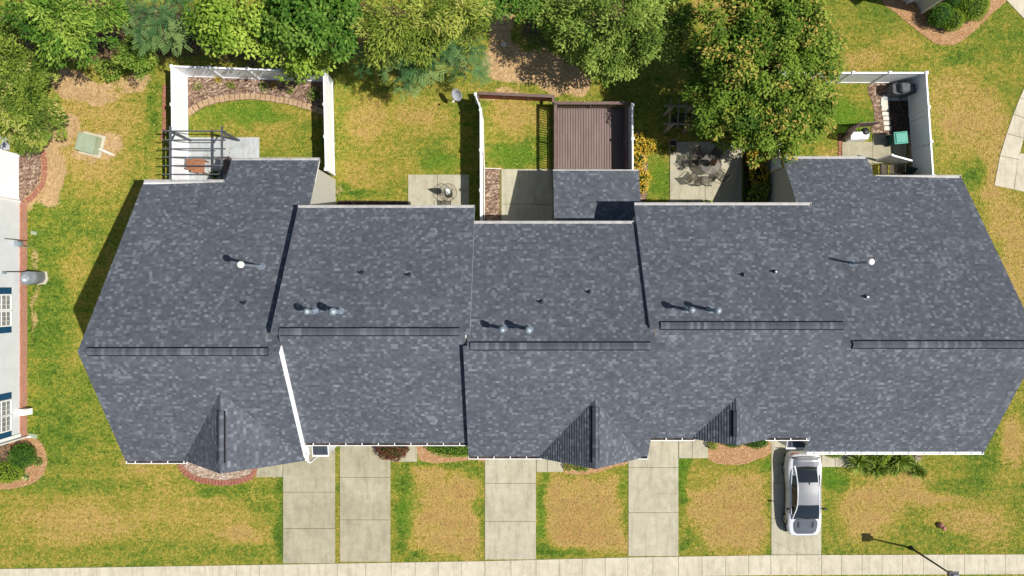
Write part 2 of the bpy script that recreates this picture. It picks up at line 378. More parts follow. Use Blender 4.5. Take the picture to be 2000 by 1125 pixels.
for b in [ # value, cx, cy, rx, ry  (plan pixels)
    (.16, 90, 620, 60, 230), (.22, 150, 480, 60, 90), (.2, 110, 850, 60, 80), (.55, 150, 520, 40, 60), (.3, 200, 800, 80, 120),
    (.72, 200, 225, 110, 80), (.62, 210, 330, 70, 40), (.8, 160, 310, 60, 45), (.5, 270, 400, 60, 50), (.2, 300, 210, 16, 90),
    (.78, 150, 1020, 150, 55), (.35, 130, 945, 120, 30), (.72, 290, 905, 60, 30), (.62, 380, 1000, 120, 50), (.9, 475, 1045, 55, 28), (.5, 60, 1085, 200, 12),
    (.12, 545, 1000, 16, 120), (.15, 400, 960, 110, 16), (.6, 330, 955, 50, 20), (.3, 330, 1085, 200, 14),
    (.55, 480, 265, 80, 45), (.25, 520, 225, 80, 20), (.3, 600, 270, 30, 60), 
    (.52, 760, 270, 90, 90), (.78, 720, 235, 45, 45), (.72, 820, 225, 50, 40), (.65, 700, 340, 60, 40), (.28, 850, 310, 40, 30), (.15, 690, 375, 60, 14),
    (.78, 1010, 230, 50, 45), (.22, 1010, 300, 55, 30), (.5, 1000, 265, 50, 20), 
    (.98, 885, 985, 56, 70), (.9, 905, 1050, 44, 36), (.75, 850, 950, 40, 40), (.1, 785, 1000, 22, 100), (.15, 810, 1075, 40, 22), (.2, 860, 912, 90, 12), (.25, 938, 1000, 10, 90),
    (1.0, 1140, 985, 60, 60), (.95, 1150, 1040, 60, 30), (.85, 1110, 950, 44, 26), (.15, 1060, 1000, 14, 100), (.12, 1215, 960, 14, 60), (.15, 1110, 1078, 90, 12), (.4, 1140, 930, 60, 12),
    (1.0, 1425, 1010, 72, 56), (.8, 1440, 945, 50, 22), (.12, 1340, 930, 16, 80), (.12, 1495, 915, 22, 22), (.45, 1420, 925, 50, 14), (.15, 1345, 1060, 20, 30),
    (.95, 1690, 1000, 70, 60), (.12, 1630, 935, 30, 20), (.9, 1790, 960, 90, 40), (.75, 1900, 1020, 90, 50), (.3, 1860, 940, 50, 30), (.18, 1915, 900, 40, 60), (.5, 1700, 1074, 90, 10), (.3, 1850, 1060, 60, 20),
    (.95, 1975, 860, 35, 60), (.85, 1990, 500, 40, 130), (.8, 1950, 420, 40, 60), (.9, 1930, 330, 40, 60), (.72, 1880, 200, 80, 80), (.85, 1910, 250, 60, 90), (.15, 1895, 330, 30, 40), (.25, 1960, 60, 60, 60), (.2, 1880, 110, 60, 20),
    (.35, 1700, 60, 70, 50), (.62, 1760, 95, 40, 30), (.75, 1690, 120, 60, 18), (.3, 1700, 10, 40, 20), (.75, 1385, 30, 40, 50),
    (.18, 1290, 350, 30, 50), (.35, 1250, 200, 90, 70), (.75, 1620, 300, 45, 18), (.3, 1540, 250, 80, 60), (.55, 1870, 300, 50, 30)]:
    dry = put(dry, *b)
def lot(field, val, x0, x1, y0, y1, wl, wr, wt, wb):
    m_ = np.minimum.reduce([(PX-x0)/wl, (x1-PX)/wr, (PY-y0)/wt, (y1-PY)/wb]) + wobble(.06, 1.1)*.14
    m_ = np.clip(m_, 0, 1); m_ = m_*m_*(3-2*m_); return field*(1-m_*.8) + val*m_*.8
dry = lot(dry, 1.0, 775, 952, 906, 1096, 66, 36, 50, 34)
dry = lot(dry, 1.0, 1050, 1228, 912, 1092, 44, 34, 44, 50)
dry = lot(dry, 1.0, 1332, 1512, 905, 1094, 50, 34, 80, 34)
soil = np.zeros(GX.shape); litter = np.zeros(GX.shape); lush = np.zeros(GX.shape)
for b in [(1, 1015, 125, 105, 48), (.9, 1100, 158, 60, 26), (.8, 975, 60, 35, 60), (.85, 150, 165, 70, 38), (.7, 185, 195, 50, 26), (.95, 100, 320, 38, 80), (.9, 80, 380, 36, 34),
          (.82, 195, 288, 66, 36), (.7, 255, 160, 55, 28), (.7, 130, 250, 30, 30), (.6, 980, 195, 60, 20), (.45, 480, 108, 160, 12), (.5, 660, 380, 20, 20), (.5, 62, 560, 10, 170), (.45, 1610, 345, 30, 30), (.5, 1650, 140, 30, 8)]:
    soil = put(soil, *b)
for b in [(.9, 200, 60, 330, 70), (.9, 660, 60, 330, 60), (.6, 1050, 60, 40, 40), (.55, 470, 105, 170, 18), (.8, 1215, 40, 120, 60), (.5, 1480, 100, 120, 90)]:
    litter = put(litter, *b)
for b in [(.95, 1655, 235, 48, 50), (.75, 470, 222, 100, 28), (.7, 860, 325, 55, 25), (.7, 1000, 300, 45, 22), (.7, 1275, 345, 30, 50), (.6, 790, 1000, 20, 60), (.6, 1060, 1000, 10, 80), (.6, 1340, 920, 12, 50), (.8, 1498, 905, 16, 12), (.7, 1625, 930, 22, 14), (.5, 1215, 950, 10, 30), (.3, 430, 205, 60, 20)]:
    lush = put(lush, *b, soft=1.6)
gz = (rng.random(GX.shape)-.5)*.012 - .006
me = bpy.data.meshes.new('ground')
me.vertices.add(nx*ny); me.vertices.foreach_set('co', np.stack([GX, GY, gz], -1).astype(np.float32).ravel())
idx = np.arange(nx*ny).reshape(ny, nx)
q = np.stack([idx[:-1,:-1], idx[:-1,1:], idx[1:,1:], idx[1:,:-1]], -1).reshape(-1, 4)
me.loops.add(q.size); me.loops.foreach_set('vertex_index', q.ravel().astype(np.int32))
me.polygons.add(len(q)); me.polygons.foreach_set('loop_start', np.arange(0, q.size, 4, dtype=np.int32)); me.polygons.foreach_set('loop_total', np.full(len(q), 4, dtype=np.int32))
me.update(calc_edges=True)
for nm, fld in (('dry', dry), ('soil', soil), ('litter', litter), ('lush', lush)):
    at = me.attributes.new(nm, 'FLOAT', 'POINT'); at.data.foreach_set('value', fld.astype(np.float32).ravel())
tag(link_mesh(me, 'ground', M['ground']), kind='structure')

# ------------------------------------------------------------------ leaves, plants, trees
def leaf_mesh(P, D, Nn, L, Wd, T, name, mat, parent):
    "one leaf-shaped quad pair per row: P base, D direction, Nn normal, L length, Wd width, T tint"
    n = len(P); D = D/np.linalg.norm(D, axis=1, keepdims=True)
    S = np.cross(D, Nn); S /= np.maximum(np.linalg.norm(S, axis=1, keepdims=True), 1e-6)
    U = np.cross(S, D); L = L.reshape(-1,1); Wd = Wd.reshape(-1,1)
    v = np.empty((n, 4, 3)); v[:,0] = P; v[:,1] = P + D*L*.45 + S*Wd*.5 + U*Wd*.12; v[:,2] = P + D*L - U*L*.10; v[:,3] = P + D*L*.45 - S*Wd*.5 + U*Wd*.12
    off = np.array(WL.get(parent, (0,0,0)) if parent else (0,0,0)); v -= off
    me = bpy.data.meshes.new(name); me.vertices.add(n*4); me.vertices.foreach_set('co', v.astype(np.float32).ravel())
    me.loops.add(n*4); me.loops.foreach_set('vertex_index', np.arange(n*4, dtype=np.int32))
    me.polygons.add(n); me.polygons.foreach_set('loop_start', np.arange(0, n*4, 4, dtype=np.int32)); me.polygons.foreach_set('loop_total', np.full(n, 4, dtype=np.int32))
    me.update(calc_edges=True)
    at = me.attributes.new('tint', 'FLOAT', 'POINT'); at.data.foreach_set('value', np.repeat(np.clip(T, 0, 1), 4).astype(np.float32))
    return link_mesh(me, name, mat, parent)
def sphere_dirs(n, zmin=-.3):
    z = rng.uniform(zmin, 1, n); t = rng.uniform(0, 2*PI, n); r = np.sqrt(1-z*z)
    return np.stack([r*np.cos(t), r*np.sin(t), z], -1)
def crown_leaves(lobes, leaf=.24, wide=.5, dens=1.6, clump=.5, per=72, style='broad', acc=.05, trim=0.0):
    Ps, Ds, Ns, Ls, Ws, Ts = [], [], [], [], [], []
    for (cx, cy, cz, rx, ry, rz) in lobes:
        area = PI*rx*ry*1.5; nc = max(4, int(dens*area/(PI*clump**2)))
        d = sphere_dirs(nc, -.25)
        ph = rng.uniform(0, 6.28, 4); ang = np.arctan2(d[:,1], d[:,0])
        rad = 1 + .13*np.sin(3*ang+ph[0]) + .13*np.sin(5*ang+ph[1]) + .11*np.sin(9*ang+ph[2])
        dep = rng.uniform(.30, 1.02, nc)**.55
        cc = np.array([cx, cy, cz]) + d*np.array([rx, ry, rz])*(rad*dep)[:,None]
        ct = np.clip(rng.normal(.52, .20, nc), 0, .93)
        for i in range(nc):
            s = clump*rng.uniform(.5, 1.6); m = int(per*(s/clump)**1.4)
            out = d[i].copy(); out[2] *= .3; out /= max(np.linalg.norm(out), .2)
            if style == 'feather':
                nf = max(3, m//16); 
                for _ in range(nf):
                    a = rng.uniform(0, 2*PI); dr = np.array([math.cos(a), math.sin(a), -.12]) + out*.7; dr /= np.linalg.norm(dr)
                    st = cc[i] + rng.normal(0, s*.3, 3)*np.array([1,1,.4]); k = 16; tt = np.linspace(.1, 1, k)
                    side = np.cross(dr, [0,0,1.]); side /= np.linalg.norm(side); sg = np.where(np.arange(k)%2, 1, -1)
                    Ps.append(st + dr*tt[:,None]*.46 + np.array([0,0,-.10])*(tt[:,None]**2))
                    Ds.append(side*sg[:,None] + dr*.45); Ns.append(np.tile([0,0,1.], (k,1)) + rng.normal(0, .18, (k,3)))
                    Ls.append(np.full(k, leaf)*(1-.4*np.abs(tt-.4))); Ws.append(np.full(k, leaf*wide)); Ts.append(np.full(k, ct[i]) + rng.normal(0, .08))
                continue
            o = rng.normal(0, 1, (m,3)); o /= np.linalg.norm(o, axis=1, keepdims=True); o *= (rng.random((m,1))**.4)*s; o[:,2] *= .5
            P = cc[i] + o
            a = rng.uniform(0, 2*PI, m); D = np.stack([np.cos(a), np.sin(a), rng.normal(-.15, .3, m)], -1) + o/s*.9 + out*.4
            if style == 'long': D = D*np.array([1,1,1]) + out*.8
            Nn = np.array([0,0,.75]) + rng.normal(0, .36, (m,3)) + d[i]*.25 + (o/s)*np.array([1,1,1.6])*.9
            Ps.append(P); Ds.append(D); Ns.append(Nn); Ls.append(leaf*rng.uniform(.65, 1.25, m)); Ws.append(leaf*wide*rng.uniform(.7, 1.2, m))
            T = ct[i] + rng.normal(0, .10, m); T = np.minimum(T, .93)
            if acc > 0 and rng.random() < acc*5: T[rng.random(m) < .45] = 1.0
            Ts.append(T)
    return [np.concatenate(x) for x in (Ps, Ds, Ns, Ls, Ws, Ts)]
def limb_mesh(base, lobes, r0):
    mb = MB(); b = Vector(base); mid = Vector((b.x, b.y, b.z + min(l[2]-l[5] for l in lobes)*.8 if lobes else 1))
    cx = sum(l[0] for l in lobes)/len(lobes); cy = sum(l[1] for l in lobes)/len(lobes)
    fork = Vector((b.x*.6+cx*.4, b.y*.6+cy*.4, max(.8, mid.z)))
    mb.tube([b-Vector((0,0,.1)), b.lerp(fork, .5)+Vector((.05,.03,0)), fork], [r0*1.25, r0, r0*.85], 10)
    for (x, y, z, rx, ry, rz) in lobes:
        c = Vector((x, y, z)); mid2 = fork.lerp(c, .55) + Vector((0,0,-.2))
        mb.tube([fork, mid2, c], [r0*.6, r0*.38, r0*.2], 7, False)
        for k in range(9):
            t = 2*PI*k/9 + random.random(); el = random.uniform(-.1, .75)
            e = c + Vector((rx*math.cos(t)*.85*math.cos(el), ry*math.sin(t)*.85*math.cos(el), rz*math.sin(el)*.85))
            mb.tube([mid2.lerp(c, .6), c.lerp(e, .5)+Vector((0,0,.1)), e], [r0*.2, r0*.11, .012], 5, False)
    return mb
def tree(name, label, mat, lobes_px, base_px=None, group=None, r0=.16, cat='tree', **kw):
    "lobes: (px, py, radius px, height m, flatness) read at their own height"
    lobes = []
    for l in lobes_px:
        px, py, r, z = l[:4]; fl = l[4] if len(l) > 4 else .72; ay = l[5] if len(l) > 5 else 1
        x, y, _ = W(px, py, z); rm = r*(H-z)/K; lobes.append((x, y, z, rm, rm*ay, rm*fl))
    if base_px: bx, by = X(base_px[0]), Y(base_px[1])
    else: bx = sum(l[0] for l in lobes)/len(lobes); by = sum(l[1] for l in lobes)/len(lobes)
    t = empty(name, label, cat, (bx, by, 0), group)
    limb_mesh((bx, by, 0), lobes, r0).build('trunk', M['trunk'], t)
    leaf_mesh(*crown_leaves(lobes, **kw), 'crown', mat, t)
    return t
M['lf_olive'] = leafmat('olive_leaves', (.028,.062,.008), (.12,.19,.024), (.30,.37,.055), (.40,.38,.11))
M['lf_mid'] = leafmat('mid_green_leaves', (.022,.07,.010), (.095,.20,.022), (.28,.38,.06))
M['lf_bright'] = leafmat('bright_green_leaves', (.05,.11,.010), (.17,.28,.028), (.38,.48,.075))
M['lf_deep'] = leafmat('deep_green_leaves', (.018,.065,.008), (.065,.155,.018), (.18,.29,.045))
M['lf_blue'] = leafmat('blue_green_leaflets', (.022,.07,.032), (.075,.165,.055), (.24,.34,.11))
M['lf_yelgreen'] = leafmat('yellow_green_leaves', (.04,.085,.008), (.18,.25,.03), (.40,.44,.08), (.46,.42,.12))
M['lf_soft'] = leafmat('soft_green_leaves', (.038,.08,.010), (.15,.23,.035), (.34,.42,.09))
M['lf_rust'] = leafmat('rust_tipped_leaves', (.022,.07,.008), (.11,.19,.018), (.23,.31,.04), (.40,.31,.07))
M['lf_yellow'] = leafmat('golden_leaves', (.10,.10,.015), (.42,.32,.035), (.70,.52,.06), (.62,.26,.03))
M['lf_red'] = leafmat('purple_red_leaves', (.03,.012,.010), (.12,.035,.025), (.26,.10,.06), (.15,.15,.04))
M['lf_box'] = leafmat('clipped_shrub_leaves', (.018,.07,.008), (.06,.155,.016), (.15,.27,.035))
M['lf_lime'] = leafmat('lime_shrub_leaves', (.05,.10,.008), (.17,.27,.02), (.36,.45,.05))
M['lf_grey'] = leafmat('twiggy_grey_leaves', (.06,.045,.035), (.15,.12,.09), (.26,.21,.16))
M['lf_fallen'] = leafmat('fallen_leaves', (.22,.14,.05), (.50,.36,.10), (.72,.56,.16), trans=.1)
def blademat():
    a = N('grass_blades'); t = a.attr('tint')
    a.color(a.ramp(t, [(0, (.075,.165,.016)), (.2, (.15,.24,.025)), (.38, (.285,.305,.04)), (.55, (.41,.335,.062)), (.72, (.52,.385,.105)), (.94, (.54,.36,.125)), (.97, (.17,.115,.045)), (1, (.14,.10,.04))])); a.rough(.7, .15)
    return a.m
M['blades'] = blademat()
M['lf_hedge'] = leafmat('hedge_leaves', (.03,.08,.006), (.12,.24,.015), (.28,.42,.04))
M['trimw'] = varied('bright_white_board', (.82,.82,.81,1), (.86,.86,.85,1), 2, .6, .2, 20, .03, .02)
M['lf_yucca'] = leafmat('yucca_blades', (.035,.085,.012), (.14,.23,.035), (.46,.52,.11), trans=.15)
M['lf_dry'] = leafmat('dry_fronds', (.3,.26,.2), (.5,.45,.38), (.72,.68,.6), trans=.1)
M['lf_variegated'] = leafmat('variegated_blades', (.08,.14,.04), (.30,.38,.12), (.60,.62,.30), trans=.15)

G_T = 'trees behind the houses'
tree('leafy_tree', 'olive green tree with pale bare twigs at the far left edge of the picture', M['lf_olive'],
     [(35,120,60,3.6), (58,195,62,3.2), (20,215,60,3.3), (85,235,36,2.8), (60,268,30,2.3), (5,75,40,3.8)], (30,215), G_T, leaf=.20, wide=.40, style='long', per=80, clump=.4, acc=.06)
tree('leafy_tree', 'mid green broad tree in the top left corner behind the olive tree', M['lf_mid'],
     [(120,20,75,6.5), (165,70,58,5.8), (60,5,60,6.3), (205,15,35,6.3), (115,75,36,5)], (165,90), G_T, leaf=.26, wide=.36, style='long', per=75, acc=0)
tree('small_tree', 'small mid green tree between the mid green and blue green trees at the wood edge', M['lf_mid'],
     [(270,110,32,3.2), (280,80,28,3.6), (292,118,16,2.6)], (272,112), G_T, leaf=.16, wide=.36, style='long', per=90, clump=.36, acc=0, r0=.08)
tree('feathery_tree', 'blue green feathery tree left of the brightest tree and above the fenced garden corner', M['lf_blue'],
     [(315,25,62,5.8), (345,45,42,5.2), (380,65,28,4.4), (270,10,35,5.5)], (345,60), G_T, leaf=.13, wide=.3, style='feather', per=150, clump=.5, acc=0)
tree('leafy_tree', 'brightest yellow green tree above the white fenced garden', M['lf_bright'],
     [(445,25,64,7), (430,70,42,6), (490,60,40,6), (400,30,26,6.2)], (470,70), G_T, leaf=.22, wide=.62, per=70, acc=0)
tree('leafy_tree', 'bright green tree whose low branch hangs over the back fence of the white enclosure', M['lf_bright'],
     [(560,100,44,4.6), (600,120,34,3.8), (565,138,24,3.0), (540,80,34,5), (620,100,22,4)], (600,95), G_T, leaf=.22, wide=.62, per=70, acc=0)
tree('leafy_tree', 'deep green rounded tree at the top between the bright tree and the yellow green one', M['lf_deep'],
     [(590,20,80,7), (650,50,60,6.4), (640,5,70,7), (545,30,40,6.4), (680,85,30,5), (560,62,30,6)], (630,60), G_T, leaf=.24, wide=.62, per=70, acc=0)
tree('leafy_tree', 'yellow green long leaved tree with drooping sprays left of the bare soil path', M['lf_yelgreen'],
     [(775,40,66,7), (840,30,60,7), (745,85,30,5.4), (820,80,40,5.8), (900,30,45,6.6), (925,65,26,5.4)], (830,60), G_T, leaf=.24, wide=.24, style='long', per=110, acc=.02)
tree('feathery_tree', 'large blue green feathery tree reaching over the lawn beside the satellite dish', M['lf_blue'],
     [(850,110,62,4.8), (775,140,34,3.8), (905,100,44,4.6), (915,140,26,3.4), (720,115,22,3.8), (800,165,20,3), (860,60,50,5.2)], (860,100), G_T, leaf=.14, wide=.3, style='feather', per=165, clump=.52, acc=0)
tree('leafy_tree', 'dark leaved tree at the top edge above the bare soil path', M['lf_deep'],
     [(1000,0,44,4.2), (1040,10,28,4), (950,0,34,4.4)], (1010,20), G_T, leaf=.16, wide=.6, per=90, acc=0)
tree('leafy_tree', 'large soft green tree between the bare soil path and the rust tipped tree', M['lf_soft'],
     [(1200,45,92,4.9), (1120,60,46,4.0), (1270,60,58,4.5), (1180,110,46,3.5), (1230,118,34,3.2), (1310,30,40,4.5), (1085,25,32,4.2), (1300,90,30,3.5), (1075,60,16,3.3)], (1190,70), G_T, leaf=.20, wide=.42, style='long', per=80, clump=.42, acc=0)
tree('leafy_tree', 'largest tree with yellowish rust leaf tips shading the patio and the wooden pergola', M['lf_rust'],
     [(1500,120,125,6.2,.6), (1440,60,85,6.8), (1550,60,80,6.8), (1572,150,66,5.4), (1420,170,75,5.2), (1490,230,80,4.6), (1400,225,48,4.0), (1560,220,60,4.6), (1480,275,42,3.4), (1370,120,36,5), (1430,265,34,3.3), (1520,278,34,3.2), (1500,20,90,6.8), (1590,205,34,4.2)],
     (1480,180), G_T, leaf=.20, wide=.52, per=80, clump=.42, acc=.04, r0=.22)
def bush(name, label, mat, px, py, rpx, h, group=None, ay=1.0, leaf=.07, dens=520, core=True, rough=.09, zc=None, clumpy=0, cat='shrub', acc=0, ax=1.0):
    z = h*.55 if zc is None else zc
    x, y, _ = W(px, py, h*.6); r = rpx*(H-h*.6)/K; rx, ry, rz = r*ax, r*ay, h*.5
    t = empty(name, label, cat, (x, y, 0), group)
    n = int(dens*2*PI*rx*ry) + 60; d = sphere_dirs(n, -.75)
    k = 1 + rough*np.sin(7*d[:,0]+3*d[:,1]+px) * np.cos(6*d[:,1]-4*d[:,2]+py)
    fac = (k*rng.uniform(.86, 1.03, n))[:,None]
    P = np.array([x, y, h*.52]) + d*np.array([rx, ry, rz])*fac
    T = np.clip(rng.normal(.5, .2, n) + .15*d[:,2], 0, .93)
    if acc: T[rng.random(n) < acc] = 1.0
    if clumpy:
        cc = sphere_dirs(clumpy, -.1); a = d@cc.T; j = a.argmax(1); s = (a.max(1) - .80)*1.6
        P += d*np.clip(s, -.25, .15)[:,None]*r; T = np.clip(T + np.clip(s, -.3, .2), 0, .95)
    D = d*np.array([1,1,.6]) + rng.normal(0, .55, (n,3)); Nn = d + rng.normal(0, .4, (n,3)) + np.array([0,0,.3])
    L = leaf*rng.uniform(.7, 1.3, n)
    leaf_mesh(P, D, Nn, L, L*.55, T, 'foliage', mat, t)
    mb = MB(); mb.tube([(x,y,-.05), (x+.02,y,h*.6)], [.035,.02], 6)
    for q_ in range(14):
        a = q_*2.4; e = (x+rx*.8*math.cos(a), y+ry*.8*math.sin(a), h*(.35+.4*random.random()))
        mb.tube([(x,y,.05), e], [.014,.005], 4, False)
    mb.build('stem', M['trunk'], t)
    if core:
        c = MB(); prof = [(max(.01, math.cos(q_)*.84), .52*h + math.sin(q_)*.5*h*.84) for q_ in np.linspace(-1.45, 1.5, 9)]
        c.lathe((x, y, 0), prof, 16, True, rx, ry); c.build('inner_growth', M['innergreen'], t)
    return t
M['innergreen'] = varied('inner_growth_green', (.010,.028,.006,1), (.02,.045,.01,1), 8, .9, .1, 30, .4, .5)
def spiky(name, label, mat, px, py, r, h, n=60, width=.04, group=None, cat='plant'):
    x, y, _ = W(px, py, h*.3); t = empty(name, label, cat, (x, y, 0), group)
    a = rng.uniform(0, 2*PI, n); el = rng.uniform(.15, 1.3, n); L = r*rng.uniform(.7, 1.1, n)
    seg = []
    d0 = np.stack([np.cos(a)*np.cos(el), np.sin(a)*np.cos(el), np.sin(el)], -1)
    P = np.array([x, y, h*.25]) + rng.normal(0, .02, (n,3))
    leaf_mesh(P, d0, np.tile([0,0,1.], (n,1)) + rng.normal(0,.3,(n,3)), L, np.full(n, width), np.clip(rng.normal(.55,.25,n), 0, 1), 'blades', mat, t)
    MB().tube([(x,y,-.03), (x,y,h*.3)], [.04,.03], 8).build('stem', M['trunk'], t)
    return t
#PART2
# ------------------------------------------------------------------ paving and beds
def poly(*pts): return [(X(a), Y(b)) for a, b in pts]
HARD = []
def slabs(name, rects, mat, z=.035, g=.4):
    mb = MB()
    for r in rects: HARD.append(poly((r[0],r[2]),(r[1],r[2]),(r[1],r[3]),(r[0],r[3])) if len(r) == 4 and not isinstance(r[0], tuple) else poly(*r))
    for r in rects:
        if len(r) == 4 and not isinstance(r[0], tuple):
            x0, x1, y0, y1 = r; mb.box(X(x0+g), X(x1-g), Y(y1-g), Y(y0+g), -.08, z)
        else: mb.prism(poly(*r), -.08, z)
    o = mb.build(name, mat); return tag(o, kind='structure')
swx = [-300,-258,-214,-170,-126,-80,-34,12,57,102,146,190,235,280,325,370,416,462,507,553,604,659,714,764,811,856,901,947,998,1047,1092,1137,1182,1226,1275,1325,1371,1417,1462,1505,1556,1604,1643,1683,1722,1762,1803,1843,1883,1923,1963,2003,2043,2083,2123,2163,2203,2243,2283]
sy = lambda x: float(np.interp(x, [0,500,950,1225,1500,2000], [1111,1103,1095.5,1088.5,1084,1082.5]))
slabs('sidewalk', [((a+.35,sy(a)),(b-.35,sy(b)),(b-.35,sy(b)+38.5),(a+.35,sy(a)+38.5)) for a, b in zip(swx, swx[1:])], M['conc_pale'])
road = MB(); road.box(-80, 80, -30, Y(1190), -.06, .004); tag(road.build('road', M['asphalt']), kind='structure')
kb = MB(); kb.box(-80, 80, Y(1190)+.004, Y(1183), -.06, .13); tag(kb.build('kerb', M['conc']), kind='structure')
slabs('driveway', [(553,655,780,961),(553,655,961,1032),(553,655,1032,1100)], M['conc_old'])
slabs('driveway', [(664,763,780,932),(664,763,932,1015),(664,763,1015,1097)], M['conc_old'])
slabs('driveway', [(947,1047,820,944),(947,1047,944,1018),(947,1047,1018,1092.5)], M['conc'])
slabs('driveway', [(1227,1325,800,913),(1227,1325,913,1001),(1227,1325,1001,1086)], M['conc'])
slabs('driveway', [(1506,1604,800,943),(1506,1604,943,1013),(1506,1604,1013,1083)], M['conc'])
slabs('front_path', [(500,552.5,840,932)], M['conc_old'])
slabs('front_path', [(764,815,840,902)], M['conc_old'])
slabs('front_path', [(1047.5,1069,840,922),(1069,1100,840,922)], M['conc'])
slabs('front_path', [(1325.5,1352,800,895),(1352,1383,800,895)], M['conc'])
slabs('front_path', [(1604.5,1631,820,912),(1631,1668,820,912)], M['conc'])
slabs('front_path', [((1504,862),(1532,862),(1532,880),(1512,880))], M['conc_pale'], .03)
slabs('patio', [(366,507,268,362)], M['conc_grey'], .045)
slabs('patio', [(797,855,341,430),(855,916,341,430)], M['conc'], .045)
slabs('patio', [(979,1080,330,399),(979,1080,399,460)], M['conc'], .045)
slabs('patio', [(1308,1377,277,420),(1377,1449,277,420)], M['conc'], .045)
slabs('patio', [(1644,1704,277,350),(1704,1742,262,320),(1742,1770,270,350)], M['conc_old'], .045)
slabs('walkway', [((2010,150),(1992,190),(2006,196),(2030,156)),((1991.5,191),(1979,223),(2003,231),(2006,196.5)),((1978.5,224),(1966,261),(1999,269),(2003,232)),((1965.5,262),(1953,304),(1988,311),(1999,270)),((1952.5,305),(1942,362),(1979,370),(1988,312)),((1990,300),(1980,370),(2040,384),(2050,300))], M['conc_pale'], .03)
slabs('walkway', [((1965,0),(2003,40),(2070,0),(2003,-60)),((1925,-45),(1964,-1),(2001,-60),(1960,-100))], M['conc_pale'], .03)
slabs('patio', [((-60,268),(19,268),(19,293),(-60,293))], M['conc_grey'], .03)
def bed(mat, *pts, z=.022, n=4, name='mulch_bed'):
    P = poly(*pts); c = []
    m = len(P)
    for i in range(m):   # rounded, slightly ragged outline
        p0, p1, p2, p3 = P[i-1], P[i], P[(i+1)%m], P[(i+2)%m]
        for k in range(n):
            t = k/n
            q_ = [.5*((2*p1[j]) + (-p0[j]+p2[j])*t + (2*p0[j]-5*p1[j]+4*p2[j]-p3[j])*t*t + (-p0[j]+3*p1[j]-3*p2[j]+p3[j])*t**3) for j in (0,1)]
            c.append((q_[0]+random.uniform(-.02,.02), q_[1]+random.uniform(-.02,.02)))
    HARD.append(c)
    mb = MB(); mb.prism(c, -.05, z); return tag(mb.build(name, mat), kind='structure')
bed(M['pebble'], (352,905),(366,922),(400,936),(436,939),(470,936),(495,926),(500,905),(480,860),(400,860))
bed(M['mulch_straw'], (815,855),(815,880),(820,898),(845,904),(885,902),(930,898),(947,900),(947,855))
bed(M['mulch_straw'], (1098,900),(1104,922),(1130,927),(1165,923),(1200,912),(1228,903),(1228,860),(1100,860))
bed(M['mulch_straw'], (1383,862),(1383,893),(1396,904),(1425,908),(1455,906),(1480,897),(1505,884),(1508,850),(1390,845))
bed(M['mulch_straw'], (1668,880),(1668,908),(1700,914),(1740,918),(1770,912),(1795,896),(1803,880),(1790,860),(1690,860))
bed(M['mulch_straw'], (-60,955),(0,956),(40,952),(74,938),(91,912),(90,885),(80,864),(62,853),(40,846),(-40,846))
bed(M['mulch_straw'], (1722,0),(1748,24),(1785,55),(1815,78),(1842,88),(1872,84),(1905,58),(1940,24),(1965,2),(1990,-40),(1880,-80),(1730,-60))
bed(M['mulch_chip'], (366,148),(500,153),(631,159),(633,216),(590,205),(540,195),(480,190),(430,192),(395,204),(366,222), n=2)
bed(M['mulch_dark'], (1742,165),(1772,166),(1777,200),(1784,262),(1742,262),(1737,215), n=2)
bed(M['mulch_chip'], (1694,166),(1742,166),(1737,215),(1742,262),(1700,258),(1708,235),(1704,200), n=2, z=.018)
bed(M['mulch_chip'], (38,300),(72,285),(80,320),(74,360),(48,386),(38,388), n=3)
bed(M['mulch_chip'], (946,328),(977,330),(977,460),(946,460), n=1)
bed(M['mulch_dark'], (1452,290),(1497,290),(1497,420),(1452,420), n=1)
bed(M['mulch_dark'], (660,392),(796,392),(796,430),(660,430), n=1)
bed(M['mulch_chip'], (1232,270),(1262,272),(1262,400),(1245,420),(1232,400), n=2, z=.015)

def edging(name, label, mat, pts, w, d, h, gap=.04, group=None, ragged=.02):
    P = [Vector((X(a), Y(b), 0)) for a, b in pts]; t = empty(name, label, 'edging', P[0], group)
    mb = MB()
    for a, b in zip(P, P[1:]):
        L = (b-a).length; n = max(1, round(L/w)); ang = math.atan2((b-a).y, (b-a).x)
        for i in range(n):
            c = a.lerp(b, (i+.5)/n)
            mb.rbox((c.x+random.uniform(-ragged,ragged)*.4, c.y+random.uniform(-ragged,ragged), h/2-.01), L/n-gap, d, h*random.uniform(.9,1.1)+.02, ang+random.uniform(-.06,.06))
    o = mb.build('edging_blocks', mat, t); return t
edging('brick_edging', 'red brick edging curving round the pebble bed below the left gable', M['redbrickedge'], [(351,906),(357,918),(370,929),(390,937),(415,941.5),(440,943),(465,940),(485,934),(496,927),(498,914),(499,900)], .2, .32, .07)
edging('stone_edging', 'tan block edging in an arc between the wood chips and the enclosed lawn', M['tanblock'], [(367,224),(380,214),(398,204),(420,197),(450,192),(490,189),(530,193),(565,199),(600,208),(633,220)], .31, .36, .14)
edging('brick_edging', 'red brick edging laid along the outside of the left white fence', M['redbrickedge'], [(323,165),(321,200),(322,240),(318,275)], .24, .2, .08)
edging('brick_edging', 'red brick border curving round the wood chip bed beside the far left house', M['redbrickedge'], [(78,286),(86,305),(88,335),(84,360),(66,382),(44,398)], .2, .3, .05)
edging('brick_edging', 'brown brick border along the left side of the patio with the white box', M['redbrickedge'], [(1640,262),(1640,310),(1640,345)], .2, .18, .05)
edging('brick_edging', 'double row of brown bricks between the green bin and the white fence', M['tanblock'], [(1776,262),(1778,300),(1780,345)], .2, .22, .06)

